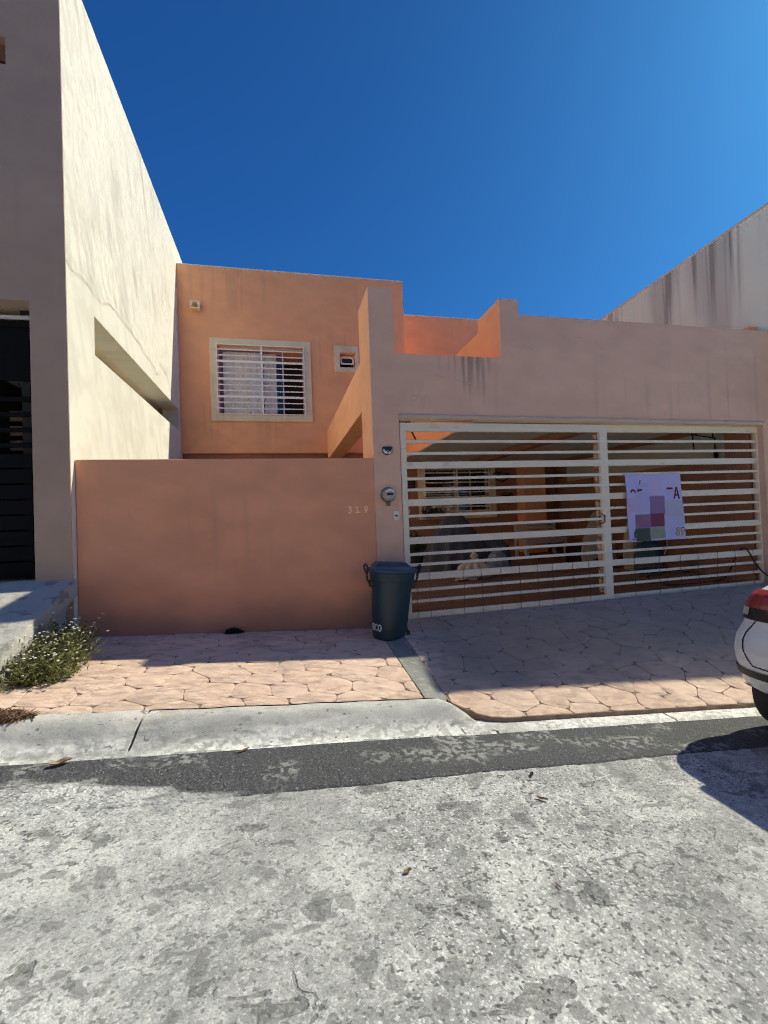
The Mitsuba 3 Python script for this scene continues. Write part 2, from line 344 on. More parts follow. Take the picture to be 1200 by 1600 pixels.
mat('cover_dark', lambda p, n, uv: mix((0.045, 0.055, 0.075), (0.075, 0.08, 0.09), fbm(p.x * 5, p.y * 5, p.z * 5, 3)), 0.6)
mat('bag_white', (0.46, 0.43, 0.37), 0.5)
mat('bag_blue', (0.20, 0.24, 0.30), 0.45)
mat('bag_teal', (0.010, 0.060, 0.085), 0.5)
mat('cover_grey', lambda p, n, uv: mix((0.26, 0.24, 0.22), (0.36, 0.33, 0.29), fbm(p.x * 6, p.y * 6, p.z * 3, 3)), 0.7)
mat('sack_tan', lambda p, n, uv: mix((0.50, 0.42, 0.32), (0.40, 0.33, 0.25), fbm(p.x * 6, p.y * 6, p.z * 6, 3)), 0.75)
mat('bench_white', (0.56, 0.52, 0.46), 0.5)
mat('clay', (0.22, 0.10, 0.05), 0.8)
mat('cable', (0.012, 0.012, 0.013), 0.5)
mat('car_white', (0.74, 0.74, 0.72), 0.3, clearcoat=1.0, clearcoat_gloss=0.95)
mat('car_red', (0.30, 0.012, 0.018), 0.15, clearcoat=1.0)
mat('car_clear_lens', (0.45, 0.42, 0.42), 0.12, clearcoat=1.0)
mat('car_glass', (0.012, 0.013, 0.015), 0.05, clearcoat=1.0)
mat('car_silver', (0.55, 0.55, 0.55), 0.35, metallic=0.6)

def banner_fn(p, n, uv):
    x, z = p.x, p.z            # printed blocks of colour, fixed to the banner
    def block(x0, x1, z0, z1, s=0.012):
        return smoothstep(x0 - s, x0 + s, x) * smoothstep(x1 + s, x1 - s, x) * smoothstep(z0 - s, z0 + s, z) * smoothstep(z1 + s, z1 - s, z)
    X = lambda u: 4.90 + u * 0.972
    Z = lambda v: 0.545 - v * 1.0
    c = mi.Color3f(0.46, 0.48, 0.82)
    c = mix(c, (0.50, 0.46, 0.76), block(X(0.50), X(0.75), Z(0.33), Z(0.10)))
    c = mix(c, (0.50, 0.41, 0.70), block(X(0.0), X(0.24), Z(0.57), Z(0.35)))
    c = mix(c, (0.45, 0.42, 0.70), block(X(0.24), X(0.5), Z(0.57), Z(0.12)) * 0.7)
    c = mix(c, (0.25, 0.15, 0.32), block(X(0.50), X(0.78), Z(0.60), Z(0.33)))
    c = mix(c, (0.44, 0.44, 0.64), block(X(0.80), X(1.10), Z(0.65), Z(0.40)))
    c = mix(c, (0.25, 0.12, 0.24), block(X(0.22), X(0.49), Z(0.80), Z(0.60)))
    c = mix(c, (0.18, 0.022, 0.075), block(X(0.49), X(0.77), Z(0.795), Z(0.59)))
    c = mix(c, (0.28, 0.31, 0.22), block(X(0.48), X(0.77), Z(0.97), Z(0.795)))
    c = mix(c, (0.052, 0.062, 0.042), block(X(0.22), X(0.48), Z(1.1), Z(0.80)))
    return c
mat('banner_print', banner_fn, 0.55)
mat('banner_letters', (0.13, 0.01, 0.025), 0.6)
mat('banner_dark', (0.012, 0.014, 0.016), 0.6)
mat('banner_yellow', (0.62, 0.60, 0.16), 0.6)
mat('banner_green', (0.01, 0.085, 0.085), 0.6)

# ------------------------------------------------------------------ the lie of the land (camera eye at z = 0, street 1.55 m below it, falling to the right)
def street_z(X, Y): return -1.55 - 0.075 * X
def walk_z(X, Y):
    a, b = -1.305 - 0.056 * X, -1.40 - 0.078 * X
    return b + (a - b) * (Y - 3.65) / 2.1
def drive_z(X, Y):
    a = np.where(X > 7.6, -1.21, -1.292 + 0.013 * (X - 1.5)); b = -1.607 - 0.075 * (X - 1.2) + 0.03
    return b + (a - b) * (Y - 3.40) / 2.35
XS = 1.135, 1.365             # the grey strip between pavement and driveway

struct('ground', grid(-90, 90, -90, 90, 19, 19, lambda X, Y: street_z(np.clip(X, -40, 40), Y) - 0.35 + 0 * Y), 'earth', 'bare ground beyond the street and under the houses', 'ground')
struct('street', grid(-40, 40, -14, 3.4, 161, 88, lambda X, Y: street_z(X, Y) + 0.003 * (meshkit.fbm(np.stack([X * 0.9, Y * 0.9, X * 0], -1), 3) - 0.5)), 'road_concrete', 'worn light grey concrete street with scaled-off darker patches', 'street', True)
def asphalt_low(X):
    rec = np.clip((0.15 - X) / 1.1, 0, 1); rec = rec * rec * (3 - 2 * rec)
    jag = rec * (0.10 * meshkit.fbm(np.stack([X * 4.0, X * 0 + 3, X * 0], -1), 4, 9) + 0.20)
    return 2.735 + 0.012 * X + 0.03 * (meshkit.fbm(np.stack([X * 2.5, X * 0, X * 0], -1), 3, 4) - 0.5) + 0.012 * (meshkit.noise(np.stack([X * 30, X * 0, X * 0], -1), 5) - 0.5)
def asphalt_mesh():
    xs = np.linspace(-12, 30, 2101); n = 9
    V = []
    T_ = [0, 0.012, 0.05, 0.15, 0.3, 0.5, 0.7, 0.85, 1.0]
    for x in xs:
        lo = float(asphalt_low(np.array([x]))[0]); hi = 3.27
        for k in range(n):
            y = lo + (hi - lo) * T_[k]
            flat = 1 - 0.75 * min(1, max(0, (0.3 - x) / 0.8))
            V.append((x, y, float(street_z(x, y)) + (-0.006 if k == 0 else 0.0035 + 0.0025 * flat if k == 1 else 0.0045 + 0.0065 * flat)))
    V = np.array(V); i, j = np.meshgrid(np.arange(len(xs) - 1), np.arange(n - 1), indexing='ij')
    a = (i * n + j).ravel(); q = np.stack([a, a + n, a + n + 1, a + 1], 1)
    V[:, 2] += 0.002 * (meshkit.noise(V * [9, 9, 0], 2) - 0.5)
    return trimesh.Trimesh(V, np.vstack([q[:, [0, 1, 2]], q[:, [0, 2, 3]]]), process=False)
struct('asphalt_strip', asphalt_mesh(), 'asphalt', 'dark asphalt strip along the gutter, fading out under cement residue at left', 'asphalt strip', True)

# kerb: rolled profile swept along x, in segments with open cracks, then a flat gutter in front of the driveway
def kerb_mesh(x0, x1, drop_right=False, n=None, skew0=0.0, skew1=0.0):
    n = n or max(8, int((x1 - x0) / 0.05))
    V = []; prof_n = 16
    for i in range(n + 1):
        s = i / n; x = x0 + (x1 - x0) * s
        t = 1.0
        if drop_right: t = 1 - float(np.clip((x - (x1 - 0.16)) / 0.16, 0, 1)) ** 2.2 * 0.9
        top = -1.40 - 0.078 * x
        base = -1.55 - 0.075 * x - 0.02
        h = (top - base) * t + 0.024 * (1 - t)
        yin = 3.66 - 0.05 * (1 - t)
        skew = skew0 * (1 - s) + skew1 * s
        for k in range(prof_n):
            u = k / (prof_n - 1)
            y = yin + (3.235 - yin) * u
            # flat top, rolled face, nearly flat foot
            f = 1 - 0.88 * (3 * np.clip((u - 0.22) / 0.62, 0, 1) ** 2 - 2 * np.clip((u - 0.22) / 0.62, 0, 1) ** 3) - 0.05 * u
            V.append((x + skew * (u - 0.5) + (0.30 * min(u, 0.75) * float(np.clip((x - x1 + 0.6) / 0.6, 0, 1)) ** 1.5 if drop_right else 0), y, base + max(h * f, 0.022 if k < prof_n - 1 else 0.004)))
        V.append((x + skew * -0.5, yin + 0.004, base - 0.1))
    V = np.array(V); m = prof_n + 1
    w = np.stack([meshkit.fbm(V * 5 + 7 * k, 3, k) - 0.5 for k in range(3)], 1)
    e = np.minimum(1, np.abs(V[:, :1] - x0) * 8 + 0.2)
    V = V + w * [0.018, 0.034, 0.020]
    F = []
    for i in range(n):
        for k in range(m - 1):
            a = i * m + k; b = a + m
            F += [(a, a + 1, b + 1), (a, b + 1, b)]
        a = i * m + prof_n; b = a + m; c = i * m; d = c + m
        F += [(a, c, d), (a, d, b)]
    for i in (0, n):            # end faces down into the crack
        c0 = len(V) ; V = np.vstack([V, V[i * m:i * m + prof_n].mean(0, keepdims=True) - [0, 0, 0.1]])
        for k in range(prof_n - 1):
            f = (c0, i * m + k, i * m + k + 1)
            F.append(f if i else f[::-1])
    return trimesh.Trimesh(V, np.array(F), process=False)
kerb = struct('kerb', None, None, 'rolled pale concrete kerb with an open crack, ending at the driveway', 'kerb')
for a, b, dr_, s0, s1 in ((-9.0, -5.02, False, 0, 0.02), (-4.99, -3.02, False, 0, 0.03), (-3.0, -1.035, False, 0.0, -0.10), (-1.012, 1.34, True, -0.10, 0)):
    part(kerb, 'segment', kerb_mesh(a, b, dr_, skew0=s0, skew1=s1), 'kerb_concrete', 50)
gut = struct('gutter', None, None, 'flat pale concrete gutter slab along the foot of the driveway', 'gutter')
def gutter_mesh(x0, x1):
    def yhi(X): return 3.46
    m = grid(x0, x1, 0, 1, int((x1 - x0) / 0.06) + 2, 7, lambda X, Y: 0 * X)
    v = np.array(m.vertices); X = v[:, 0]; t = v[:, 1]
    y = 3.235 + t * 0.235 + 0.014 * (meshkit.fbm(np.stack([X * 6, t, t], 1), 3) - 0.5) * (t < 0.1)
    z = street_z(X, y) + np.where(t < 0.05, 0.004, 0.022) + 0.008 * (meshkit.fbm(np.stack([X * 5, y * 9, t * 0], 1), 3) - 0.5)
    return trimesh.Trimesh(np.stack([X, y, z], 1), m.faces, process=False)
for a, b in ((1.30, 3.18), (3.195, 5.6), (5.615, 8.2), (8.215, 12), (12.015, 20)):
    part(gut, 'slab', gutter_mesh(a, b), 'kerb_concrete', 50)

# stamped paving, stone by stone
def paving(region, spacing, zf, seed, relax=2):
    r = np.random.default_rng(seed)
    x0, y0, x1, y1 = region.bounds
    P = []
    ny = int((y1 - y0) / (spacing * 0.82)) + 3
    for j in range(-1, ny):
        for i in range(-1, int((x1 - x0) / spacing) + 2):
            P.append((x0 + (i + 0.5 * (j % 2)) * spacing + r.uniform(-0.30, 0.30) * spacing, y0 + j * spacing * 0.82 + r.uniform(-0.26, 0.26) * spacing))
    P = np.array(P)
    far = np.array([[x0 - 9, y0 - 9], [x1 + 9, y0 - 9], [x0 - 9, y1 + 9], [x1 + 9, y1 + 9]])
    vor = Voronoi(np.vstack([P, far])); out = []
    def wob(q):
        q = np.asarray(q); z = np.zeros(len(q))
        return q + 0.055 * np.stack([meshkit.fbm(np.stack([q[:, 0] * 3.1, q[:, 1] * 3.1, z + seed], 1), 2, 1) - 0.5, meshkit.fbm(np.stack([q[:, 0] * 3.1, q[:, 1] * 3.1, z + seed + 9], 1), 2, 2) - 0.5], 1)
    for k in range(len(P)):
        reg = vor.regions[vor.point_region[k]]
        if -1 in reg or len(reg) < 3: continue
        g = sg.Polygon(vor.vertices[reg])
        ring = g.exterior
        n = max(12, int(ring.length / 0.05))
        q = wob([ring.interpolate(t, normalized=True).coords[0] for t in np.linspace(0, 1, n, endpoint=False)])
        g = sg.Polygon(q).buffer(0).intersection(region)
        gap = r.choice([0.0002, 0.0006, 0.0014, 0.0026])
        g = g.buffer(-gap - 0.003).buffer(0.003)
        if g.geom_type != 'Polygon': g = max(getattr(g, 'geoms', [g]), key=lambda a: a.area)
        if g.area < 0.012: continue
        out.append(g)
    return out
def stone_mesh(g, zf, r):
    ring = g.exterior; n = int(np.clip(ring.length / 0.06, 12, 40))
    q = np.array([ring.interpolate(t, normalized=True).coords[0] for t in np.linspace(0, 1, n, endpoint=False)])
    if not ring.is_ccw: q = q[::-1]
    c = np.array(g.representative_point().coords[0]) if not g.contains(g.centroid) else np.array(g.centroid.coords[0])
    tilt = np.array([r.normal(0, 0.004), r.normal(0, 0.004)]); lift = r.uniform(-0.002, 0.002)
    V = []
    L = np.linalg.norm(q - c, axis=1, keepdims=True)
    for inset, dz in ((0.0, -0.016), (0.0, -0.0035), (0.008, 0.0), (None, 0.002)):
        s = q if inset == 0.0 else (q + (c - q) / L * inset if inset else c + (q - c) * 0.5)
        z = zf(s[:, 0], s[:, 1]) + dz + lift + (s - c) @ tilt + 0.004 * (meshkit.fbm(np.stack([s[:, 0] * 7, s[:, 1] * 7, s[:, 0] * 0], 1), 2, 3) - 0.5)
        V.append(np.column_stack([s, z]))
    V.append(np.array([[c[0], c[1], float(zf(c[0], c[1])) + 0.002 + lift]]))
    V = np.vstack(V); F = []
    for k in range(3):
        for j in range(n):
            a, b = k * n + j, k * n + (j + 1) % n
            F += [(a, b, b + n), (a, b + n, a + n)]
    for j in range(n): F.append((3 * n + j, 3 * n + (j + 1) % n, 4 * n))
    return trimesh.Trimesh(V, np.array(F), process=False)
def sheet(region, zf, off, step=0.12):
    """a sheet following zf over a polygon"""
    x0, y0, x1, y1 = region.bounds
    m = trimesh.creation.extrude_polygon(region, 0.02, engine='earcut')
    m = TM(M(m).refine_to_length(step)); v = np.array(m.vertices)
    v[:, 2] = zf(v[:, 0], v[:, 1]) + off - (v[:, 2] < 0.01) * 0.2
    return trimesh.Trimesh(v, m.faces, process=False)
rs = np.random.default_rng(3)
walk_poly = sg.Polygon([(-2.24, 5.75), (-2.24, 4.25), (-5.5, 3.66), (1.05, 3.66), (XS[0], 3.70), (XS[0], 5.75)])
walk_poly = sg.Polygon([(-2.255, 5.75), (-2.255, 3.665), (XS[0] - 0.03, 3.665), (XS[0], 5.74)])
pav = struct('pavement', sheet(walk_poly, walk_z, -0.010), 'joint', 'stamped pinkish concrete pavement in front of the low wall', 'pavement')
left_poly = sg.Polygon([(-6.5, 3.665), (-2.262, 3.665), (-2.262, 4.02), (-6.5, 4.02)])
for g in paving(walk_poly, 0.355, walk_z, 5) + paving(left_poly, 0.355, walk_z, 8):
    part(pav, 'stone', stone_mesh(g, walk_z, rs), rs.choice(['stone_a', 'stone_b', 'stone_a', 'stone_c']), 40)
corner = [(1.345, 3.67), (1.40, 3.60), (1.47, 3.51), (1.56, 3.435), (1.70, 3.405)]
drive_poly = sg.Polygon([(XS[1], 5.74), (XS[1] - 0.03, 3.74)] + corner + [(9.2, 3.40), (9.2, 5.5), (7.77, 5.52), (7.77, 5.76)])
drv = struct('driveway', sheet(drive_poly, drive_z, -0.010), 'joint', 'stamped pinkish concrete driveway rising to the sliding gates', 'driveway')
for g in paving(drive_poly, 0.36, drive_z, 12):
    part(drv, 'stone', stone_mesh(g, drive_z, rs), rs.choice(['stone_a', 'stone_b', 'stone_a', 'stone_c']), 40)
def mid_z(X, Y):
    t = np.clip((X - XS[0]) / (XS[1] - XS[0]), 0, 1); return walk_z(X, Y) * (1 - t) + drive_z(X, Y) * t
strip_poly = sg.Polygon([(XS[0] + 0.004, 5.745), (XS[0] - 0.024, 3.665), (XS[0] + 0.03, 3.64), (XS[1] - 0.08, 3.65), (XS[1] - 0.034, 3.74), (XS[1] - 0.004, 5.745)])
struct('concrete_strip', refine_noise(sheet(strip_poly, mid_z, 0.0), 0.05, 0.004, 9, 2), 'strip_concrete', 'narrow dark grey concrete strip between pavement and driveway', 'strip', 40)

# the neighbour's raised ramp at the left
def ramp_z(y): return -0.52 - 0.297 * (5.65 - y)
rp = sg.Polygon([(5.66, -1.7), (3.0, -1.7), (3.0, -1.34), (3.62, ramp_z(3.62)), (5.66, -0.517)])
rm = trimesh.creation.extrude_polygon(rp, 6.0, engine='earcut'); v = np.array(rm.vertices)
rm = trimesh.Trimesh(np.stack([-8.25 + v[:, 2], v[:, 0], v[:, 1]], 1), rm.faces, process=False); rm.invert() if rm.volume < 0 else None
def ramp_rough(m):
    m = TM(M(m).refine_to_length(0.09)); v = np.array(m.vertices)
    side = np.clip((v[:, 0] + 2.45) / 0.18, 0, 1)
    d = meshkit.fbm(v * 5.5, 4, 3) - 0.5; d2 = meshkit.fbm(v * 3.0 + 9, 3, 4) - 0.5
    under = np.clip((ramp_z(v[:, 1]) - 0.19 - v[:, 2]) / 0.08, 0, 1)
    v[:, 0] += side * (0.07 * d - 0.10 * under + 0.02)
    v[:, 2] += 0.012 * d2 - side * 0.02 * np.clip(d + 0.5, 0, 1)
    return trimesh.Trimesh(v, m.faces, process=False)
struct('ramp', ramp_rough(rm), 'ramp_concrete', 'raised grey concrete ramp with a broken edge in front of the left house', 'ramp', 40)

# floors inside
struct('patio', box(-2.25, 1.17, 5.9, 12, -1.5, -1.18), 'floor_tile', 'paved courtyard floor hidden behind the low wall', 'patio')
struct('carport_floor', trimesh.Trimesh(np.array([(1.17, 5.76, -1.33), (7.75, 5.76, -1.25), (7.75, 11.7, -1.0), (1.17, 11.7, -1.0), (1.17, 5.76, -1.6), (7.75, 5.76, -1.6), (7.75, 11.7, -1.6), (1.17, 11.7, -1.6)]),
       np.array([(0, 1, 2), (0, 2, 3), (0, 4, 5), (0, 5, 1), (1, 5, 6), (1, 6, 2), (2, 6, 7), (2, 7, 3), (3, 7, 4), (3, 4, 0), (4, 6, 5), (4, 7, 6)]), process=False), 'floor_tile', 'brown tiled floor of the carport behind the gates', 'floor')
def floor_z(x, y): return -1.30 + 0.30 * (y - 5.76) / 5.94

# ------------------------------------------------------------------ the orange house
house = thing('orange_house', 'orange two-storey house with stepped carport front and grilled upper window', 'house')
fp = sg.Polygon([(1.175, -1.6), (1.175, 3.047), (1.503, 3.047), (1.503, 2.176), (3.026, 2.176), (3.026, 3.011), (3.307, 3.011), (3.315, 2.805), (7.765, 2.81), (7.765, -1.6), (7.515, -1.6), (7.515, 1.355), (1.53, 1.355), (1.53, -1.6)])
part(house, 'carport_front', refine_noise(xz_prism(fp, 5.75, 5.768), 0.10, 0.006, 7, 4, (0.5, 0, 0.9)), 'paint_facade', label='pinkish carport front wall with stepped parapet and rain stains')
core = (M(xz_prism(fp, 5.768, 5.95)) ^ mb(-1, 3.4, 5, 7, -3, 5)) + mb(1.175, 1.503, 5.94, 6.49, -1.6, 3.047) + mb(3.026, 3.307, 5.94, 6.46, 1.5, 3.011)
part(house, 'pillars', TM(core), 'paint_orange', label='carport pillar sides and backs, bounced light painted in as brighter orange')  # bounced light on the pillar sides is put into a brighter orange
part(house, 'carport_core', TM(M(xz_prism(fp, 5.768, 5.95)) ^ mb(3.4, 9, 5, 7, -3, 5)), 'paint_facade')
part(house, 'beam', box(1.178, 1.50, 6.49, 11.468, 1.58, 2.295), 'paint_orange')
slab = mb(3.026, 7.765, 5.95, 12.0, 1.52, 2.0)
slab = slab + mb(3.026, 3.17, 6.46, 11.46, 1.52, 2.812)
part(house, 'carport_roof', TM(slab), 'paint_orange')
part(house, 'ceiling', box(3.03, 7.60, 5.97, 11.58, 1.505, 1.517), 'ceiling_grey', label='grey plastered underside of the carport roof')
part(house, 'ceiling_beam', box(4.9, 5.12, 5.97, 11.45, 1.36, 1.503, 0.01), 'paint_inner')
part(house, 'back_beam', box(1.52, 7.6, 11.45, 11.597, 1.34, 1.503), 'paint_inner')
part(house, 'parapet', cat([box(7.60, 7.764, 5.952, 7.6, 2.0, 2.97, 0.004), box(7.60, 7.764, 7.601, 12, 2.0, 2.5)]), 'paint_orange')
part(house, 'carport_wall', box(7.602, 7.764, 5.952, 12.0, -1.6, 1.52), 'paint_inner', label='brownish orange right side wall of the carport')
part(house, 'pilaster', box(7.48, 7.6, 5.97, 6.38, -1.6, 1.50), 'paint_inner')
part(house, 'wall_panel', box(7.585, 7.603, 6.4, 11.0, 0.87, 1.38), 'ceiling_grey', label='unpainted grey band high on the carport wall')
# ground floor wall with the window hidden in the carport
gw = (3.70, 5.56, 0.16, 1.33)
lower = mb(-2.25, 7.6, 11.6, 11.8, -1.6, 1.75) - mb(gw[0], gw[1], 11.5, 11.9, gw[2], gw[3])
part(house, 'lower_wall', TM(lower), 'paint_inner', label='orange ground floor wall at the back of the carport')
part(house, 'pier', box(6.40, 7.05, 11.2, 11.595, -1.1, 1.50, 0.004), 'paint_orange', label='orange pier beside the white bench')
# upper storey
uw = (-1.41, 0.665, 2.66, 4.36); sw = (1.555, 1.955, 3.91, 4.285)
upper = mb(-2.253, 3.28, 11.47, 14.5, 1.745, 6.235) - mb(uw[0], uw[1], 11.4, 14.3, uw[2], uw[3]) - mb(sw[0], sw[1], 11.4, 14.3, sw[2], sw[3])
part(house, 'upper_wall', refine_noise(TM(upper), 0.25, 0.007, 3, 6, (0.3, 0.3, 1)), 'paint_orange', label='orange upper storey wall')
part(house, 'rear_wall', box(3.28, 7.76, 13.0, 13.3, 1.5, 6.075), 'paint_orange', label='set-back orange wall behind the carport roof')
part(house, 'coping', cat([box(-2.25, 3.283, 11.462, 11.7, 6.2365, 6.262, 0.004), box(3.284, 7.7, 12.99, 13.2, 6.0765, 6.10, 0.004)]), 'trim_cream')

def window(parent, x0, x1, z0, z1, tw, yface, name='window', trim=True, pos_trim=None, n_bars=12, thick=(3, 6, 9), dark=True, mid=None, gx=None, barw=0.0135):
    """opening x0..x1, z0..z1 in a wall whose face is at yface; trim of width tw round it; grille proud of it"""
    if trim:
        a, b, c, d = pos_trim
        t = mb(a, b, yface - 0.05, yface - 0.0005, c, d) - mb(x0, x1, yface - 0.1, yface + 0.1, z0, z1)
        w = part(parent, name, TM(t), 'trim_cream', label='cream plastered window surround')
    else:
        w = f'{parent}__{name}'
    yf = yface + 0.10
    f = cat([frame_mesh(x0 + 0.002, x1 - 0.002, z0 + 0.002, z1 - 0.002, 0.035, yf, yf + 0.05),
             box((x0 + x1) / 2 - 0.02, (x0 + x1) / 2 + 0.02, yf + 0.004, yf + 0.046, z0 + 0.04, z1 - 0.04),
             box(x0 + 0.74 * (x1 - x0), x0 + 0.74 * (x1 - x0) + 0.03, yf + 0.052, yf + 0.08, z0 + 0.04, z1 - 0.04)])
    part(w, 'frame', f, 'alu')
    xm, xs_ = (x0 + x1) / 2, x0 + 0.74 * (x1 - x0)
    part(w, 'pane', box(x0 + 0.03, xm, yf + 0.024, yf + 0.025, z0 + 0.03, z1 - 0.03), 'glass')
    part(w, 'pane', box(xm - 0.25, xs_, yf + 0.066, yf + 0.067, z0 + 0.04, z1 - 0.04), 'glass', label='sliding pane pushed part way open')
    g0, g1 = z0 + 0.002, z1 + 0.002
    gxa, gxb = gx or (x0, x1)
    part(w, 'grille_frame', cat([frame_mesh(gxa, gxb, g0, g1, 0.022, yface - 0.085, yface - 0.06, 0.003)] +
         [box(mid - 0.02, mid + 0.02, yface - 0.084, yface - 0.061, g0 + 0.0225, g1 - 0.0225, 0.003)]), 'white_metal')
    for k in range(1, n_bars):
        z = g1 - (g1 - g0) * k / n_bars; h = 0.027 if k in thick else barw
        part(w, 'bar', box(gxa + 0.01, gxb - 0.01, yface - 0.098, yface - 0.0855, z - h, z + h, 0.002), 'white_metal')
    pins = [box(a - 0.10, a + 0.10, yface - 0.092, yface - 0.0845, z - 0.006, z + 0.006) for a in (gxa, gxb) for z in (g1 - (g1 - g0) / n_bars, g0 + (g1 - g0) / n_bars)]
    knobs = [trimesh.creation.icosphere(1, 0.016).apply_translation([a + s * 0.10, yface - 0.075, z]) for a, s in ((gxa, -1), (gxb, 1)) for z in (g1 - (g1 - g0) / n_bars, g0 + (g1 - g0) / n_bars)]
    part(w, 'fixing_pins', cat(pins + knobs), 'alu')
    return w
w1 = window(house, *uw, 0.15, 11.47, pos_trim=(-1.56, 0.825, 2.508, 4.507), mid=-0.36)
def curtain(x0, x1, z0, z1, y, fold, seed):
    n = int((x1 - x0) * 90)
    m = grid(x0, x1, z0, z1, n, 3, lambda X, Y: y + 0.012 * np.sin(X * fold + 2.2 * np.sin(X * fold * 0.31 + seed)) + 0.01 * np.sin(X * fold * 2.7))
    v = np.array(m.vertices); return trimesh.Trimesh(np.stack([v[:, 0], v[:, 2], v[:, 1]], 1), m.faces, process=False)
part(w1, 'curtain', curtain(-1.30, -0.36, 2.60, 4.30, 11.75, 60, 1.0), 'curtain', True)
part(w1, 'curtain', curtain(-0.34, -0.02, 2.60, 4.30, 11.80, 75, 2.0), 'curtain', True)
part(w1, 'room_back', box(-2.0, 1.2, 12.6, 12.62, 2.3, 4.6), 'dark_room')
w2 = window(house, *gw, 0.15, 11.6, pos_trim=(3.545, 5.75, -0.03, 1.334), mid=4.62, n_bars=9, thick=(), barw=0.016)
part(w2, 'room_back', box(3.3, 6.0, 12.2, 12.22, -0.3, 1.6), 'dark_room')
# small bathroom window, its sash tilted out
t = mb(1.43, 2.035, 11.42, 11.4695, 3.78, 4.455) - mb(sw[0], sw[1], 11.3, 11.6, sw[2], sw[3])
w3 = part(house, 'small_window', TM(t), 'trim_cream', label='small cream framed window with its sash tilted open')
part(w3, 'frame', frame_mesh(sw[0] + 0.002, sw[1] - 0.002, sw[2] + 0.002, sw[3] - 0.03, 0.02, 11.60, 11.64), 'white_metal')
R = trimesh.transformations.rotation_matrix(math.radians(-24), [1, 0, 0], [0, 11.585, 4.22])
s = frame_mesh(1.585, 1.925, 3.985, 4.22, 0.042, 11.575, 11.60); s.apply_transform(R); part(w3, 'sash', s, 'white_metal')
s = box(1.62, 1.89, 11.585, 11.59, 4.02, 4.185); s.apply_transform(R); part(w3, 'pane', s, 'car_glass')
part(w3, 'room_back', box(1.3, 2.3, 12.2, 12.22, 3.5, 4.6), 'dark_room')
# roof drain spout
sp = M(trimesh.convex.convex_hull(np.array([(-1.93, 11.469, 5.15), (-1.74, 11.469, 5.15), (-1.93, 11.469, 5.31), (-1.74, 11.469, 5.31), (-1.945, 11.29, 5.13), (-1.725, 11.29, 5.13), (-1.945, 11.29, 5.31), (-1.725, 11.29, 5.31)]))) 
sp = sp - M(trimesh.convex.convex_hull(np.array([(-1.865, 11.5, 5.2), (-1.805, 11.5, 5.2), (-1.865, 11.5, 5.27), (-1.805, 11.5, 5.27), (-1.925, 11.28, 5.155), (-1.745, 11.28, 5.155), (-1.88, 11.28, 5.29), (-1.79, 11.28, 5.29)])))
part(house, 'drain_spout', TM(sp), 'trim_cream', label='small pale square drain spout high on the orange wall')
# steel header above the gates
hd = part(house, 'gate_header', cat([bar((1.525, 5.735, 1.345), (7.525, 5.735, 1.315), 0.014, 0.028, 0.006), bar((1.53, 5.80, 1.322), (7.51, 5.80, 1.30), 0.03, 0.022)]), 'header_paint', label='weathered cream steel channel above the gates')

# low front wall
single('boundary_wall', refine_noise(box(-2.25, 1.1745, 5.752, 5.90, -1.7, 0.807, 0.006), 0.25, 0.004, 2, 3, (0, 1, 0.4)), 'paint_lowwall', 'low salmon pink boundary wall carrying the house number', 'wall')

# ------------------------------------------------------------------ sliding gates
ZL = [1.195, 1.008, 0.85, 0.696, 0.521, 0.377, 0.211, 0.038, -0.119, -0.28, -0.457, -0.593, -0.748, -0.92, -1.064, -1.252]
ZR = [1.207, 1.02, 0.879, 0.717, 0.556, 0.404, 0.244, 0.073, -0.068, -0.248, -0.408, -0.548, -0.712, -0.862, -1.011, -1.195]
def gz_(k, x, y): 
    t = (x - 1.55) / 5.95; return (ZL[k] * (1 - t) + ZR[k] * t) * y / 5.7
def make_gate(label, x0, x1, y, wl, wr, wires, lmat='gate_paint'):
    g = thing('sliding_gate', label, 'gate', group=None)
    top = lambda x: gz_(0, x, y) + 0.056
    bot = lambda x: gz_(15, x, y) - 0.048
    for name, xa, xb, mm in (('stile', x0, x0 + wl, lmat), ('stile', x1 - wr, x1, 'gate_paint')):
        P = [(x, yy, z) for x in (xa, xb) for yy in (y - 0.024, y + 0.024) for z in (bot(x), top(x))]
        part(g, name, trimesh.convex.convex_hull(np.array(P)), mm)
    for k in range(16):
        thick = k % 3 == 0
        h = 0.056 if k == 0 else 0.045 if thick else 0.019
        d = 0.022 if thick else 0.016
        n = 1
        part(g, 'rail' if thick else 'bar', bar((x0 + wl + 0.0005, y - (0.022 - d), gz_(k, x0, y)), (x1 - wr - 0.0005, y - (0.022 - d), gz_(k, x1, y)), d, h), 'gate_paint')
    for x in wires:
        jx = rnd.uniform(-0.012, 0.012)
        part(g, 'wire', tube([(x + jx * s + 0.004 * math.sin(9 * s + x), y - 0.0275, bot(x) + 0.0 + (gz_(12, x, y) + 0.06 - bot(x)) * s) for s in np.linspace(0, 1, 9)], 0.0027, 6), 'wire_rust')
    for k in (12, 13, 14):
        for f in (0.36, 0.66):
            xs = np.linspace(x0 + 0.02, x1 - 0.02, 26)
            part(g, 'strand', tube([(x, y + 0.026, gz_(k, x, y) * (1 - f) + gz_(k + 1, x, y) * f + 0.010 * math.sin(x * 7 + k * 3 + f * 5) + rnd.uniform(-0.004, 0.004)) for x in xs], 0.004, 5), 'wire_red')
    return g
g1 = make_gate('left cream sliding gate of horizontal bars, nearer the blue bin', 1.545, 4.665, 5.795, 0.075, 0.125, [1.70, 1.88, 2.35, 2.62, 2.90, 3.185, 3.46, 3.69, 4.02, 4.27])
part(g1, 'latch', cat([box(4.50, 4.56, 5.80, 5.87, -0.12, -0.06, 0.006), tube([(4.52, 5.79, -0.02), (4.56, 5.76, -0.05), (4.56, 5.76, -0.14), (4.52, 5.79, -0.17)], 0.008)]), 'wire_rust')
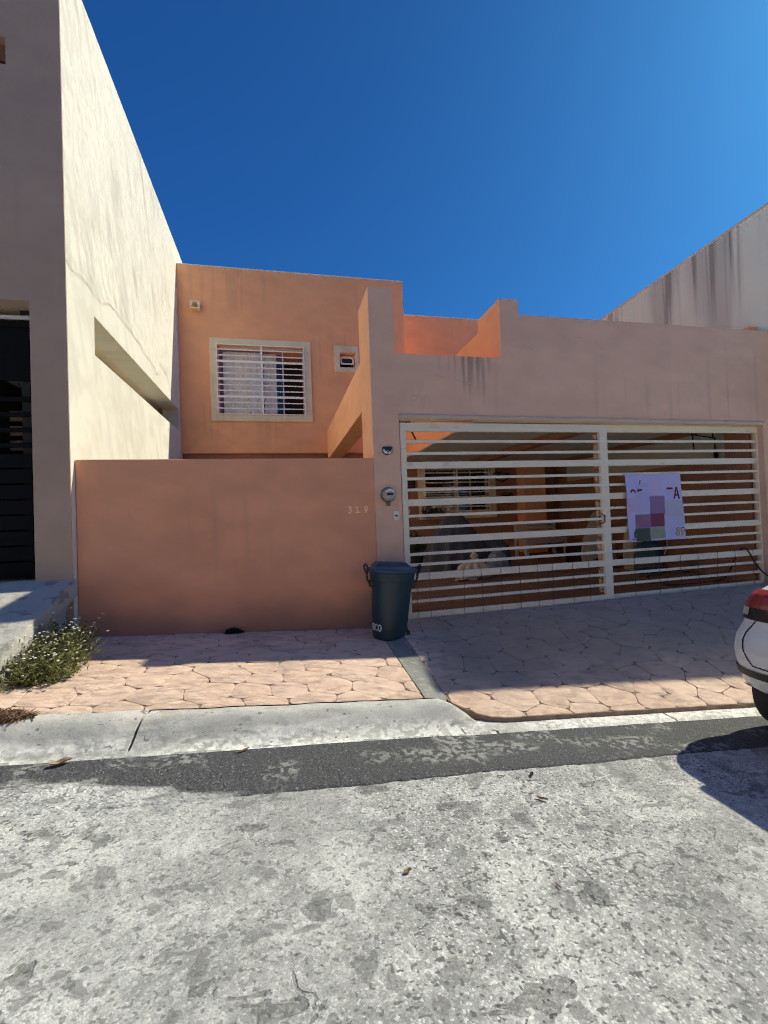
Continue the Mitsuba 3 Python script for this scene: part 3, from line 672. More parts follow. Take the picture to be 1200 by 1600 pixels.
g2 = make_gate('right cream sliding gate of horizontal bars behind the hanging banner', 4.52, 7.60, 5.87, 0.09, 0.115, [5.10, 5.53, 5.92, 6.25, 6.60, 6.94, 7.3], 'rusty_paint')

# ------------------------------------------------------------------ banner
bn = thing('rent_banner', 'pale lilac banner with dark red capitals tied to the right gate', 'banner')
def bann_y(x, z): return 5.812 + 0.012 * np.sin(x * 7.0 + z * 2) + 0.006 * np.sin(z * 9 + x * 3) + 0.004 * np.sin((x + z) * 23) * np.sin((x - z) * 9) - 0.02 * np.clip(0.1 - z, 0, 1) ** 2 + 0 * x
BX = lambda u, v: 4.965 + 0.975 * u + 0.035 * v + 0.028 * v * u
BZ = lambda u, v: 0.548 - 1.0 * v + 0.005 * u
def banner_sheet():
    nu, nv = 60, 60
    V = []
    for th in (0.0, 0.0015):
        for i in range(nu):
            for j in range(nv):
                u, v = i / (nu - 1), j / (nv - 1)
                z = BZ(u, v) - 0.008 * math.sin(u * math.pi) * (1 - v) * 1.0
                x = BX(u, v)
                V.append((x, float(bann_y(x, z)) + th, z))
    V = np.array(V); F = []
    for i in range(nu - 1):
        for j in range(nv - 1):
            a = i * nv + j; b = a + nv
            F += [(a, a + 1, b + 1), (a, b + 1, b)]
            o = nu * nv
            F += [(o + a, o + b + 1, o + a + 1), (o + a, o + b, o + b + 1)]
    return trimesh.Trimesh(V, np.array(F), process=False)
def on_banner(tm, x, z, lift=0.003):
    v = np.array(tm.vertices); w = np.stack([x + v[:, 0], np.zeros(len(v)), z + v[:, 1]], 1)
    w[:, 1] = bann_y(w[:, 0], w[:, 2]) - lift - v[:, 2]
    m = trimesh.Trimesh(w, tm.faces, process=False); 
    if m.volume < 0: m.invert()
    return m
SHIFT = 5.835 / 5.66
part(bn, 'sheet', banner_sheet(), 'banner_print', True)
def crop(m, z0, z1, x0=-9, x1=9):
    return TM(M(m) ^ mb(x0, x1, 5, 6.5, z0, z1))
def text_at(txt, h, x, z, bold=True, sx=1.0, lift=0.003):
    m = meshkit.text_mesh(txt, h, 0.0012, bold); v = np.array(m.vertices); v[:, 0] *= sx; m = trimesh.Trimesh(v, m.faces, process=False)
    return on_banner(m, x, z, lift)
def fit_text(txt, u0, u1, v0, v1, bold=True, lift=0.003, keep=1.0):
    m = meshkit.text_mesh(txt, 0.2, 0.0012, bold); v = np.array(m.vertices); lo, hi = v.min(0), v.max(0)
    x0, x1 = BX(u0, v0), BX(u1, v0)
    v[:, 0] = (v[:, 0] - lo[0]) / (hi[0] - lo[0]) * (x1 - x0); v[:, 1] = (v[:, 1] - lo[1]) / (hi[1] - lo[1]) * (v1 - v0)
    m = trimesh.Trimesh(v, m.faces, process=False)
    if keep < 1: m = TM(M(m) ^ m3.Manifold.cube([9, 9, 9]).translate([-4, (v1 - v0) * (1 - keep), -4]))
    return on_banner(m, x0, 0.548 - v1, lift)
part(bn, 'letter', fit_text('S', 0.065, 0.165, 0.225, 0.40, keep=0.30), 'banner_letters', label='top of the dark red capital S')
part(bn, 'letter', fit_text('E', 0.195, 0.285, 0.225, 0.40, keep=0.24), 'banner_letters', label='top of the dark red capital E')
part(bn, 'letter', fit_text('T', 0.745, 0.845, 0.21, 0.39, keep=0.17), 'banner_letters', label='bar of the dark red capital T')
part(bn, 'letter', fit_text('A', 0.855, 0.97, 0.205, 0.385), 'banner_letters', label='dark red narrow capital A')
part(bn, 'number_outline', fit_text('89', 0.850, 0.990, 0.818, 0.946, True, 0.002), 'banner_dark')
part(bn, 'number', fit_text('89', 0.858, 0.982, 0.826, 0.938, False, 0.0045), 'banner_yellow', label='yellow number 89')
part(bn, 'mark', fit_text('/', 0.25, 0.282, 0.085, 0.155), 'banner_dark')
bq = [(0.0, 0.0), (0.055, 0.0), (0.062, 0.015), (0.035, 0.03), (0.030, 0.06), (0.055, 0.08), (0.05, 0.092), (0.035, 0.098), (0.045, 0.115), (0.030, 0.12), (0.012, 0.10), (0.0, 0.055)]
lg = trimesh.creation.extrude_polygon(sg.Polygon(bq), 0.0012, engine='earcut')
wv = trimesh.creation.extrude_polygon(sg.LineString([(-0.03, -0.012), (-0.01, -0.026), (0.03, -0.018), (0.06, -0.026), (0.08, -0.014)]).buffer(0.006), 0.0012, engine='earcut')
part(bn, 'logo', cat([on_banner(lg, 5.075, -0.40), on_banner(wv, 5.075, -0.40)]), 'banner_green', label='dark green crest in the lower left corner')
for u, v, sg_ in ((0.02, 0.01, 1), (0.98, 0.01, 1), (0.02, 0.98, -1), (0.98, 0.98, -1)):
    part(bn, 'tie', tube([(BX(u, v), float(bann_y(BX(u, v), BZ(u, v))) - 0.004, BZ(u, v) - 0.01), (BX(u, v), 5.81, BZ(u, v) + sg_ * 0.02), (BX(u, v) + 0.01, 5.90, BZ(u, v) + sg_ * 0.03)], 0.003, 5), 'white_print')

# ------------------------------------------------------------------ things on the wall
def spin_y(m): # lathe axis z -> -y
    v = np.array(m.vertices); return trimesh.Trimesh(np.stack([v[:, 0], -v[:, 2], v[:, 1]], 1), m.faces, process=False)
mt = thing('electricity_meter', 'round grey electricity meter with glass cover on the wall beside the gate', 'meter')
cx, cz = 1.345, 0.325
part(mt, 'base', spin_y(lathe([(0.001, 0), (0.098, 0), (0.100, 0.02), (0.094, 0.045), (0.085, 0.055), (0.001, 0.056)], 36)).apply_translation([cx, 5.75, cz]), 'meter_grey', 30)
part(mt, 'cover', spin_y(lathe([(0.083, 0.05), (0.082, 0.09), (0.074, 0.115), (0.05, 0.128), (0.001, 0.131)], 36)).apply_translation([cx, 5.75, cz]), 'meter_glass', True)
part(mt, 'display', box(cx - 0.040, cx + 0.040, 5.612, 5.63, cz - 0.012, cz + 0.016), 'black_plastic')
vis = [(0.066 * math.cos(a), 0.066 * math.sin(a)) for a in np.linspace(math.radians(28), math.radians(152), 14)] + [(0.03 * math.cos(a), 0.015 + 0.03 * math.sin(a)) for a in np.linspace(math.radians(150), math.radians(30), 8)]
part(mt, 'label_plate', xz_prism(sg.Polygon(vis), 5.618, 5.626).apply_translation([cx, 0, cz]), 'white_print')
part(mt, 'seal', spin_y(lathe([(0.001, 0), (0.028, 0), (0.028, 0.05), (0.012, 0.06), (0.001, 0.062)], 18)).apply_translation([cx - 0.005, 5.75, cz - 0.118]), 'meter_grey', 30)
sb = thing('intercom_button', 'small cream doorbell plate below the meter, next to the gate post', 'doorbell')
part(sb, 'plate', box(1.408, 1.480, 5.728, 5.749, -0.005, 0.118, 0.006), 'switch_white')
part(sb, 'button', box(1.424, 1.462, 5.722, 5.7275, 0.040, 0.062, 0.003), 'banner_green')
em = thing('wall_plaque', 'black shield plaque with two white wing shapes above the meter', 'plaque')
px, pz = 1.358, 0.893
part(em, 'shield', xz_prism(sg.Polygon([(-0.066, 0.045), (-0.055, 0.056), (0.055, 0.056), (0.066, 0.045), (0.062, -0.022), (0.03, -0.046), (0, -0.054), (-0.03, -0.046), (-0.062, -0.022)]), 5.728, 5.749).apply_translation([px, 0, pz]), 'black_plastic')
for poly in ([(-0.054, 0.028), (-0.03, 0.006), (-0.054, -0.014)], [(-0.05, -0.018), (-0.026, 0.000), (-0.006, -0.012), (-0.005, -0.042), (-0.03, -0.036)], [(0.05, -0.018), (0.03, -0.004), (0.008, -0.020), (0.005, -0.042), (0.03, -0.036)], [(0.054, 0.018), (0.042, 0.004), (0.054, -0.012)], [(-0.006, 0.006), (0.006, 0.008), (0.010, -0.002), (0.0, -0.006)]):
    part(em, 'wing', xz_prism(sg.Polygon(poly), 5.722, 5.7275).apply_translation([px, 0, pz]), 'white_print')
for d, x, word in (('3', 0.810, 'metal house digit 3, first of the three on the low wall'), ('1', 0.903, 'metal house digit 1, middle one on the low wall'), ('9', 1.015, 'metal house digit 9, last one next to the pillar')):
    k = thing('house_number', word, 'house number')
    m = meshkit.text_mesh(d, 0.082, 0.012, True); v = np.array(m.vertices)
    m = trimesh.Trimesh(np.stack([v[:, 0] * 0.9 + x, 5.75 - v[:, 2] - 0.002, v[:, 1] + 0.105], 1), m.faces, process=False)
    if m.volume < 0: m.invert()
    put(k, m, 'chrome')

# ------------------------------------------------------------------ blue bin
bin_ = thing('dustbin', 'dark blue wheeled plastic dustbin with lid by the gate post', 'dustbin')
B0 = np.array([1.205, 5.35]); BZ0 = float(walk_z(1.205, 5.35)) - 0.005
LEAN = 0.085
def binm(m):
    v = np.array(m.vertices); w = v.copy(); w[:, 0] += B0[0] + LEAN * v[:, 2]; w[:, 1] += B0[1]; w[:, 2] += BZ0 - 0.085 * v[:, 0] * 0.8
    return trimesh.Trimesh(w, m.faces, process=False)
part(bin_, 'body', binm(lathe([(0.001, 0.0), (0.185, 0.0), (0.196, 0.012), (0.202, 0.05), (0.222, 0.35), (0.243, 0.66), (0.247, 0.675), (0.262, 0.68), (0.265, 0.70), (0.265, 0.73), (0.270, 0.735), (0.272, 0.775), (0.284, 0.78), (0.286, 0.80), (0.27, 0.803), (0.25, 0.78), (0.001, 0.76)], 64)), 'can_blue', 25)
part(bin_, 'lid', binm(lathe([(0.289, 0.785), (0.298, 0.792), (0.298, 0.812), (0.285, 0.824), (0.255, 0.832), (0.225, 0.842), (0.12, 0.848), (0.001, 0.85)], 64)), 'lid_blue', 30)
hp = trimesh.convex.convex_hull(np.array([(sx * a, sy * b, z) for a, b, z in ((0.225, 0.13, 0.838), (0.17, 0.085, 0.888), (0.19, 0.11, 0.87)) for sx in (-1, 1) for sy in (-1, 1)] + [(sx * 0.12, sy * 0.145, 0.843) for sx in (-1, 1) for sy in (-1, 1)]))
hp = TM(M(hp).refine_to_length(0.03)); hp.apply_translation([0.0, 0.09, 0.0])
part(bin_, 'lid_grip', binm(hp), 'lid_blue', 40)
for s in (-1, 1):
    pts = [(s * 0.268, -0.02, 0.63), (s * 0.30, -0.02, 0.68), (s * 0.315, -0.02, 0.74), (s * 0.30, -0.02, 0.80), (s * 0.315, -0.02, 0.85), (s * 0.338, -0.02, 0.868), (s * 0.352, -0.02, 0.845), (s * 0.335, -0.02, 0.80), (s * 0.318, -0.02, 0.76)]
    pts = trimesh.path.simplify.resample_spline(np.array(pts), count=30) if False else np.array(pts)
    part(bin_, 'handle', binm(tube(pts, 0.0125, 8)), 'black_plastic', 60)
    part(bin_, 'handle_lug', binm(box(s * 0.245 - 0.03, s * 0.245 + 0.04 * 1.0, -0.06, 0.02, 0.60, 0.685, 0.012)), 'black_plastic')
for dx, dy in ((0.165, -0.10), (0.165, 0.17)):
    wl = lathe([(0.001, -0.028), (0.045, -0.028), (0.060, -0.02), (0.062, 0), (0.060, 0.02), (0.045, 0.028), (0.001, 0.028)], 24)
    v = np.array(wl.vertices); wl = trimesh.Trimesh(np.stack([v[:, 0], v[:, 2], v[:, 1]], 1), wl.faces, process=False); wl.invert()
    wk = part(bin_, 'wheel', binm(wl.apply_translation([dx, dy, 0.064])), 'rubber', 30)
    hb = trimesh.creation.icosphere(2, 0.02).apply_translation([dx, dy - 0.022, 0.064]); part(wk, 'hub', binm(hb), 'meter_grey', True)
part(bin_, 'axle_bracket', binm(box(0.12, 0.215, -0.05, 0.12, 0.05, 0.13, 0.01)), 'can_blue')
def bin_text():
    m = meshkit.text_mesh('NICO', 0.075, 0.001, True); v = np.array(m.vertices); 
    m = TM(M(m).refine_to_length(0.012)); v = np.array(m.vertices)
    width = v[:, 0].max()
    z = 0.105 + v[:, 1]; rr = 0.2035 + 0.067 * (z - 0.05) + 0.0015 + v[:, 2]
    a = math.radians(-130) + (v[:, 0] - width) * 0.185 / width / 0.205
    return binm(trimesh.Trimesh(np.stack([rr * np.cos(a), rr * np.sin(a), z], 1), m.faces, process=False))
part(bin_, 'lettering', bin_text(), 'white_print', label='white letters painted near the foot of the bin')

# ------------------------------------------------------------------ neighbour on the left
nb = thing('left_house', 'tall cream and brown house at left with dark garage gate', 'house')
XW = -2.256
side = mb(-2.617, XW, 5.659, 14.0, -1.7, 6.69) - mb(-2.8, XW + 0.1, 6.425, 11.33, 2.232, 2.735)
# side wall: cream skin over the block
part(nb, 'side_wall', TM(side - mb(-2.8, -2.61, 5.9, 13.9, -1.6, 6.5)), 'cream_wall_paint', label='sunlit cream plastered side wall with a long slot')
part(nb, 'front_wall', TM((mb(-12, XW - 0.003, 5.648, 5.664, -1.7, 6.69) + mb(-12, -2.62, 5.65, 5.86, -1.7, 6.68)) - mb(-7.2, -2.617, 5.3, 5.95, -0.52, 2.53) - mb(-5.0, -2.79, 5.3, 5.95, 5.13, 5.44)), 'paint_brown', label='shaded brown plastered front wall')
part(nb, 'slot_back', box(-3.5, -3.3, 5.8, 13.5, 0.5, 3.2), 'dark_room')
part(nb, 'slot_ledge', box(-3.3, -2.615, 6.0, 13.5, 1.9, 2.2), 'ramp_concrete')
part(nb, 'slot_soffit', box(-3.3, -2.615, 6.0, 13.5, 2.76, 2.9), 'trim_cream')
part(nb, 'roof_slab', box(-12, -2.72, 5.7, 14, 6.4, 6.6), 'raw_concrete')
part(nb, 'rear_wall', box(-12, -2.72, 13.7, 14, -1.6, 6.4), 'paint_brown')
wn = part(nb, 'window', box(-5.0, -2.70, 5.80, 5.84, 5.14, 5.25), 'car_glass')
part(wn, 'sill', box(-5.0, -2.80, 5.75, 5.87, 5.255, 5.43), 'clay')
# garage gate, set back in the opening
gg = part(nb, 'garage_gate', frame_mesh(-7.15, -2.68, -0.5, 2.40, 0.06, 5.90, 5.95), 'dark_metal', label='black slatted garage gate')
part(gg, 'top_panel', box(-7.09, -2.745, 5.915, 5.935, 1.73, 2.335), 'dark_metal')
for k in range(12):
    z = 1.52 - k * 0.175
    part(gg, 'slat', box(-7.09, -2.745, 5.905, 5.94, z - (0.025 if k < 4 else 0.078), z + (0.025 if k < 4 else 0.078), 0.004), 'dark_metal')
part(nb, 'garage_back', box(-8, -2.73, 9.0, 9.1, -0.6, 2.6), 'dark_room')
for k in range(4): part(nb, 'shelf_board', box(-7, -2.9, 6.6, 6.62, 0.86 + 0.185 * k, 0.985 + 0.185 * k), 'sack_tan')
part(nb, 'garage_side', box(-2.86, -2.74, 5.97, 9.0, -0.6, 2.6), 'dark_room')
part(nb, 'garage_ceiling', box(-8, -2.73, 5.87, 9.1, 2.56, 2.66), 'trim_cream')
part(nb, 'garage_floor', box(-8, -2.625, 5.67, 9.1, -0.7, -0.53), 'ramp_concrete')
part(nb, 'gate_motor', cat([box(-3.6, -2.69, 5.88, 5.90, 2.42, 2.46), tube([(-3.2, 5.92, 2.47), (-2.95, 5.90, 2.44), (-2.75, 5.92, 2.47)], 0.015, 6)]), 'alu')

# ------------------------------------------------------------------ building on the right
rb = thing('concrete_building', 'grey streaked concrete building rising behind the carport at right', 'building')
def rtop(y): return 4.84 - 0.037 * (y - 5.53)
P = [(x, y, z) for x in (7.77, 16.0) for y in (5.53, 22.0) for z in (-2.4, rtop(y))]
part(rb, 'wall', trimesh.convex.convex_hull(np.array(P)), 'raw_concrete')
part(rb, 'coping', trimesh.convex.convex_hull(np.array([(x, y, rtop(y) + z) for x in (7.755, 7.95) for y in (5.52, 22.0) for z in (0.001, 0.035)])), 'trim_cream')

# ------------------------------------------------------------------ vegetation and litter
def leaf_quads(centers, dirs, size, width, r):
    V, F = [], []
    for c, d, s in zip(centers, dirs, size):
        d = d / (np.linalg.norm(d) + 1e-9)
        side = np.cross(d, r.normal(size=3)); side /= np.linalg.norm(side) + 1e-9
        up = np.cross(side, d)
        b = len(V)
        V += [c, c + d * s * 0.45 + side * s * width + up * s * 0.06, c + d * s + up * -0.08 * s, c + d * s * 0.45 - side * s * width + up * s * 0.06]
        F += [(b, b + 1, b + 2), (b, b + 2, b + 3)]
    return trimesh.Trimesh(np.array(V), np.array(F), process=False)
wd = thing('flowering_weed', 'green weed with small white daisy flowers growing beside the ramp', 'plant')
r = np.random.default_rng(21)
tips, Fc, Ld, Ls, stems = [], [], [], [], []
for i in range(330):
    t = r.uniform(0, 1)
    y = 4.22 + 0.86 * t + r.normal(0, 0.05)
    x = -2.19 + min(0.26, abs(r.normal(0, 0.12))) * (0.55 + 1.0 * math.sin(math.pi * min(1, t * 0.62 + 0.3))) 
    base = np.array([x, y, float(walk_z(x, y)) - 0.01])
    out = np.array([np.clip(r.normal(0.08, 0.12), -0.15, 0.22), r.normal(-0.02, 0.14), 0]); h = r.uniform(0.10, 0.34) * (0.6 + 0.55 * t)
    P = [base + out * (s ** 1.4) + np.array([0, 0, h * s]) for s in np.linspace(0, 1, 5)]
    stems.append(tube(P, [0.003, 0.0028, 0.0024, 0.002, 0.0015], 4, False))
    for k in range(14):
        s = r.uniform(0.05, 1); c = P[0] + out * s ** 1.4 + np.array([0, 0, h * s])
        Fc.append(c + r.normal(0, 0.012, 3)); Ld.append(np.array([r.normal(), r.normal(), r.uniform(-0.2, 0.9)])); Ls.append(r.uniform(0.025, 0.06))
    if i < 150:
        tips.append((P[-1], h))
part(wd, 'foliage', leaf_quads(Fc, Ld, Ls, 0.20, r), 'leaf', kind='stuff')
fl, fs = [], []
for p, h in tips:
    e = p + np.array([r.normal(0.0, 0.03), r.normal(0, 0.03), r.uniform(0.01, 0.12)])
    stems.append(tube([p, (p + e) / 2 + r.normal(0, 0.006, 3), e], 0.0013, 3, False))
    d = trimesh.creation.icosphere(1, 1.0); d.apply_scale([1, 1, 0.42]); R_ = trimesh.transformations.rotation_matrix(r.uniform(-0.6, 0.6), [r.normal(), r.normal(), 0.1])
    d.apply_transform(R_); d.apply_scale(r.uniform(0.007, 0.0135)); d.apply_translation(e); fl.append(d)
part(wd, 'stems', cat(stems), 'stem', kind='stuff')
part(wd, 'flowers', cat(fl), 'petal', True, label='small white daisy heads', kind='stuff')
# clump of dead grass on the kerb
def clump(cx, cy, rx, ry, n, hmax, seed, zf, size=(0.02, 0.06), w=0.12):
    r = np.random.default_rng(seed); C, D, S = [], [], []
    for i in range(n):
        a = r.uniform(0, 2 * np.pi); q = math.sqrt(r.uniform(0, 1)) * (0.75 + 0.35 * math.sin(3 * a + 1) * 0.6)
        x, y = cx + rx * q * math.cos(a), cy + ry * q * math.sin(a)
        C.append(np.array([x, y, float(zf(x, y)) + r.uniform(0, 1) * hmax * (1 - q * 0.8)])); D.append(np.array([r.normal(), r.normal(), r.normal() * 0.35])); S.append(r.uniform(*size))
    return leaf_quads(C, D, S, w, r)
kz = lambda x, y: max(float(walk_z(x, y)), -1.40 - 0.078 * x) if y > 3.5 else -1.40 - 0.078 * x - (3.5 - y) * 0.30
dg = thing('dead_grass_clump', 'brown clump of dead grass and soil on the kerb at far left', 'dead grass')
part(dg, 'soil', refine_noise(trimesh.creation.icosphere(3, 1.0).apply_scale([0.22, 0.07, 0.014]).apply_translation([-2.02, 3.585, kz(-2.02, 3.6) + 0.002]), 0.03, 0.03, 12, 5), 'dead_leaf', 60)
part(dg, 'blades', clump(-2.02, 3.60, 0.33, 0.14, 3400, 0.075, 5, kz, (0.03, 0.075), 0.07), 'dead_leaf', kind='stuff')
bd = thing('wilted_weed', 'small blackened wilted weed at the foot of the low wall', 'plant')
wz = lambda x, y: float(walk_z(x, y))
part(bd, 'blades', clump(-0.60, 5.70, 0.13, 0.04, 420, 0.075, 9, wz, (0.02, 0.05), 0.16), 'black_debris', kind='stuff')
def curled_leaf(x, y, z, L, W, rot, seed, curl=0.35):
    r = np.random.default_rng(seed); n = 9
    m = grid(-1, 1, -1, 1, n, 5, lambda X, Y: 0 * X); v = np.array(m.vertices)
    wd_ = np.sqrt(np.clip(1 - v[:, 0] ** 2, 0, 1)) * 0.96 + 0.04
    X = v[:, 0] * L / 2; Y = v[:, 1] * W / 2 * wd_; Z = curl * W * (v[:, 1] ** 2) * wd_ + 0.12 * L * v[:, 0] ** 2 + 0.08 * W * np.sin(v[:, 0] * 5 + seed)
    c, s = math.cos(rot), math.sin(rot)
    V = np.stack([x + c * X - s * Y, y + s * X + c * Y, z + Z - Z.min() + 0.002], 1)
    return trimesh.Trimesh(V, m.faces, process=False)
for i, (x, y, L, W, rot, m_, lab) in enumerate(((-1.38, 3.225, 0.125, 0.05, 0.5, 'dry_leaf_pale', 'curled pale brown leaf at the foot of the left kerb'), (-0.30, 3.24, 0.09, 0.02, 0.5, 'dead_leaf', 'thin brown leaf lying on the asphalt edge mid kerb'),
        (1.50, 2.68, 0.06, 0.022, 0.9, 'black_debris', 'dark twisted leaf on the asphalt edge at right of centre'), (1.42, 2.43, 0.075, 0.02, 2.4, 'dead_leaf', 'thin brown leaf on the pale concrete near the asphalt'),
        (0.50, 2.02, 0.045, 0.02, 0.4, 'dead_leaf', 'small brown leaf in the middle of the street'), (1.13, 1.83, 0.04, 0.008, 1.7, 'dead_leaf', 'short brown twig in the middle of the street'))):
    single('dry_leaf', curled_leaf(x, y, float(street_z(x, y)) + (0.012 if y > 2.74 else 0.002), L, W, rot, i), m_, lab, 'leaf', True)

# ------------------------------------------------------------------ inside the carport
def blob(profile, cx, cy, z0, folds, amp, seed, nseg=64, squash=(1, 1)):
    """draped or bagged shape: rings (radius, height) with folds deepening towards the hem"""
    V = []; n = len(profile); ang = np.arange(nseg) * 2 * np.pi / nseg
    zmax = max(p[1] for p in profile)
    for k, (rad, h) in enumerate(profile):
        w = 1 + amp * (1 - h / zmax) * np.sin(ang * folds + 1.7 * np.sin(ang * 2 + seed)) + 0.10 * np.sin(ang * 3 + seed * 1.3) 
        x = rad * w * np.cos(ang) * squash[0]; y = rad * w * np.sin(ang) * squash[1]
        V.append(np.stack([cx + x, cy + y, np.full(nseg, z0 + h) + 0.02 * np.sin(ang * 2 + k + seed)], 1))
    V = np.vstack(V); F = []
    for i in range(n - 1):
        for j in range(nseg):
            k = (j + 1) % nseg
            F += [(i * nseg + j, i * nseg + k, (i + 1) * nseg + k), (i * nseg + j, (i + 1) * nseg + k, (i + 1) * nseg + j)]
    V = np.vstack([V, V[-nseg:].mean(0, keepdims=True)])
    for j in range(nseg): F.append(((n - 1) * nseg + j, (n - 1) * nseg + (j + 1) % nseg, len(V) - 1))
    V += 0.03 * np.stack([meshkit.fbm(V * 6 + 5 * k, 3, seed + k) - 0.5 for k in range(3)], 1)
    return trimesh.Trimesh(V, np.array(F), process=False)
cm = thing('covered_motorbike', 'motorbike under a dark navy cover inside the carport', 'motorbike')
part(cm, 'cover', blob([(0.72, 0.0), (0.70, 0.12), (0.66, 0.35), (0.58, 0.60), (0.46, 0.82), (0.30, 1.02), (0.20, 1.14), (0.10, 1.20)], 3.55, 9.1, floor_z(0, 9.1), 11, 0.10, 3, squash=(0.98, 0.62)), 'cover_dark', True)
part(cm, 'mirror', trimesh.creation.icosphere(2, 0.035).apply_translation([4.12, 9.0, 0.03]), 'alu', True)
single('navy_sack', blob([(0.26, 0.0), (0.33, 0.12), (0.34, 0.30), (0.30, 0.5), (0.2, 0.66), (0.10, 0.72)], 4.42, 9.15, floor_z(0, 9.1), 9, 0.10, 8), 'cover_dark', 'dark navy sack between the covered motorbike and the bench', 'sack', True)
wb = thing('white_bag', 'knotted white plastic bag on the carport floor in front of the dark cover', 'bag')
part(wb, 'bag', blob([(0.20, 0.0), (0.28, 0.05), (0.30, 0.14), (0.27, 0.24), (0.16, 0.32), (0.07, 0.36), (0.045, 0.39), (0.09, 0.44), (0.05, 0.50)], 3.58, 8.2, floor_z(0, 8.2), 7, 0.22, 4, squash=(1.0, 0.75)), 'bag_white', True)
part(wb, 'loose_end', blob([(0.20, 0.0), (0.18, 0.05), (0.09, 0.10), (0.03, 0.13)], 3.36, 8.12, floor_z(0, 8.2), 6, 0.2, 6, squash=(1, 0.6)), 'bag_white', True)
single('blue_bag', blob([(0.16, 0.0), (0.20, 0.08), (0.20, 0.22), (0.16, 0.34), (0.08, 0.42), (0.04, 0.44)], 4.22, 8.55, floor_z(0, 8.5) + 0.02, 8, 0.15, 11), 'bag_blue', 'crumpled grey blue plastic bag beside the white bag', 'bag', True)
# white bench
be = thing('white_bench', 'white slatted garden bench below the orange pier', 'bench')
z0 = floor_z(0, 10.5)
for z in (0.44, ):
    for k in range(4): part(be, 'seat_slat', box(5.82, 7.02, 10.22 + 0.115 * k, 10.32 + 0.115 * k, z0 + z, z0 + z + 0.03, 0.005), 'bench_white')
for z in (0.58, 0.69, 0.80): part(be, 'back_slat', box(5.84, 6.94, 10.70, 10.725, z0 + z, z0 + z + 0.085, 0.005), 'bench_white')
for x in (5.84, 6.92):
    part(be, 'leg', box(x, x + 0.08, 10.24, 10.32, z0, z0 + 0.438, 0.006), 'bench_white'); part(be, 'leg', box(x, x + 0.08, 10.735, 10.80, z0, z0 + 0.90, 0.006), 'bench_white')
part(be, 'apron', box(5.925, 6.915, 10.25, 10.28, z0 + 0.34, z0 + 0.437, 0.004), 'bench_white')
for x in (6.2, 6.6): part(be, 'back_post', box(x, x + 0.05, 10.7255, 10.75, z0 + 0.48, z0 + 0.90), 'bench_white')
# covered pushchair and sacks behind the gate post
pc = thing('covered_pushchair', 'folded pushchair wrapped in grey sheeting behind the gate post', 'pushchair')
part(pc, 'sheeting', blob([(0.34, 0.12), (0.36, 0.25), (0.34, 0.5), (0.27, 0.80), (0.20, 1.02), (0.14, 1.14), (0.05, 1.18)], 6.62, 8.55, floor_z(0, 8.5), 9, 0.12, 14, squash=(1.0, 0.7)), 'cover_grey', True)
part(pc, 'handle', tube([(6.85, 8.4, 0.05), (6.95, 8.35, 0.10), (7.0, 8.5, 0.12), (6.9, 8.65, 0.08)], 0.015), 'black_plastic', 60)
for dx in (-0.26, 0.30):
    wl = lathe([(0.05, -0.02), (0.10, -0.02), (0.115, 0), (0.10, 0.02), (0.05, 0.02)], 24); v = np.array(wl.vertices)
    part(pc, 'wheel', trimesh.Trimesh(np.stack([v[:, 0] + 6.62 + dx, v[:, 2] + 8.30, v[:, 1] + floor_z(0, 8.3) + 0.115], 1), wl.faces, process=False), 'rubber', 30)
single('tan_sack', blob([(0.36, 0.0), (0.40, 0.15), (0.40, 0.45), (0.35, 0.75), (0.24, 0.98), (0.12, 1.06)], 7.02, 7.95, floor_z(0, 8), 7, 0.08, 17, squash=(0.8, 0.6)), 'sack_tan', 'tall tan sack between the pushchair and the banner', 'sack', True)
tb = thing('teal_bag', 'dark teal bag with a strap below the banner', 'bag')
part(tb, 'bag', blob([(0.24, 0.0), (0.28, 0.1), (0.28, 0.3), (0.25, 0.48), (0.2, 0.6), (0.08, 0.66)], 6.75, 7.35, floor_z(0, 7.4), 7, 0.08, 19, squash=(1, 0.6)), 'bag_teal', True)
part(tb, 'strap', tube([(6.86, 7.15, -0.45), (6.93, 7.12, -0.55), (6.92, 7.1, -0.68), (6.84, 7.1, -0.82)], 0.009), 'bag_white', 60)
single('black_crate', refine_noise(box(6.35, 6.75, 8.9, 9.4, floor_z(0, 9), floor_z(0, 9) + 0.42, 0.02), 0.1, 0.006, 5, 2), 'black_plastic', 'low black crate behind the wrapped pushchair', 'crate')
# plants by the window
pp = thing('potted_plant', 'dark spiky plant in a black pot at the left end of the carport', 'plant')
part(pp, 'pot', lathe([(0.001, 0), (0.20, 0), (0.25, 0.35), (0.265, 0.36), (0.265, 0.40), (0.23, 0.40), (0.001, 0.37)], 28, (2.78, 9.4, floor_z(0, 9.4))), 'black_plastic', 30)
r = np.random.default_rng(4); C, D, S = [], [], []
for i in range(130):
    a = r.uniform(0, 2 * np.pi); C.append(np.array([2.78 + r.normal(0, 0.09), 9.4 + r.normal(0, 0.09), floor_z(0, 9.4) + 0.38 + abs(r.normal(0, 0.12))])); D.append(np.array([math.cos(a), math.sin(a), r.uniform(0.4, 2.2)])); S.append(r.uniform(0.12, 0.34))
part(pp, 'leaves', leaf_quads(C, D, S, 0.10, r), 'leaf_dark', kind='stuff')
pw = thing('sill_plant', 'leafy plant with pale blossoms on the carport window sill', 'plant')
part(pw, 'planter', box(3.62, 4.2, 11.36, 11.54, 0.03, 0.14, 0.01), 'clay')
C = [np.array([r.uniform(3.62, 4.2), r.uniform(11.34, 11.56), 0.14 + abs(r.normal(0, 0.06))]) for _ in range(220)]
part(pw, 'leaves', leaf_quads(C, [r.normal(size=3) + [0, 0, 0.5] for _ in C], r.uniform(0.04, 0.10, len(C)), 0.3, r), 'leaf_dark', kind='stuff')
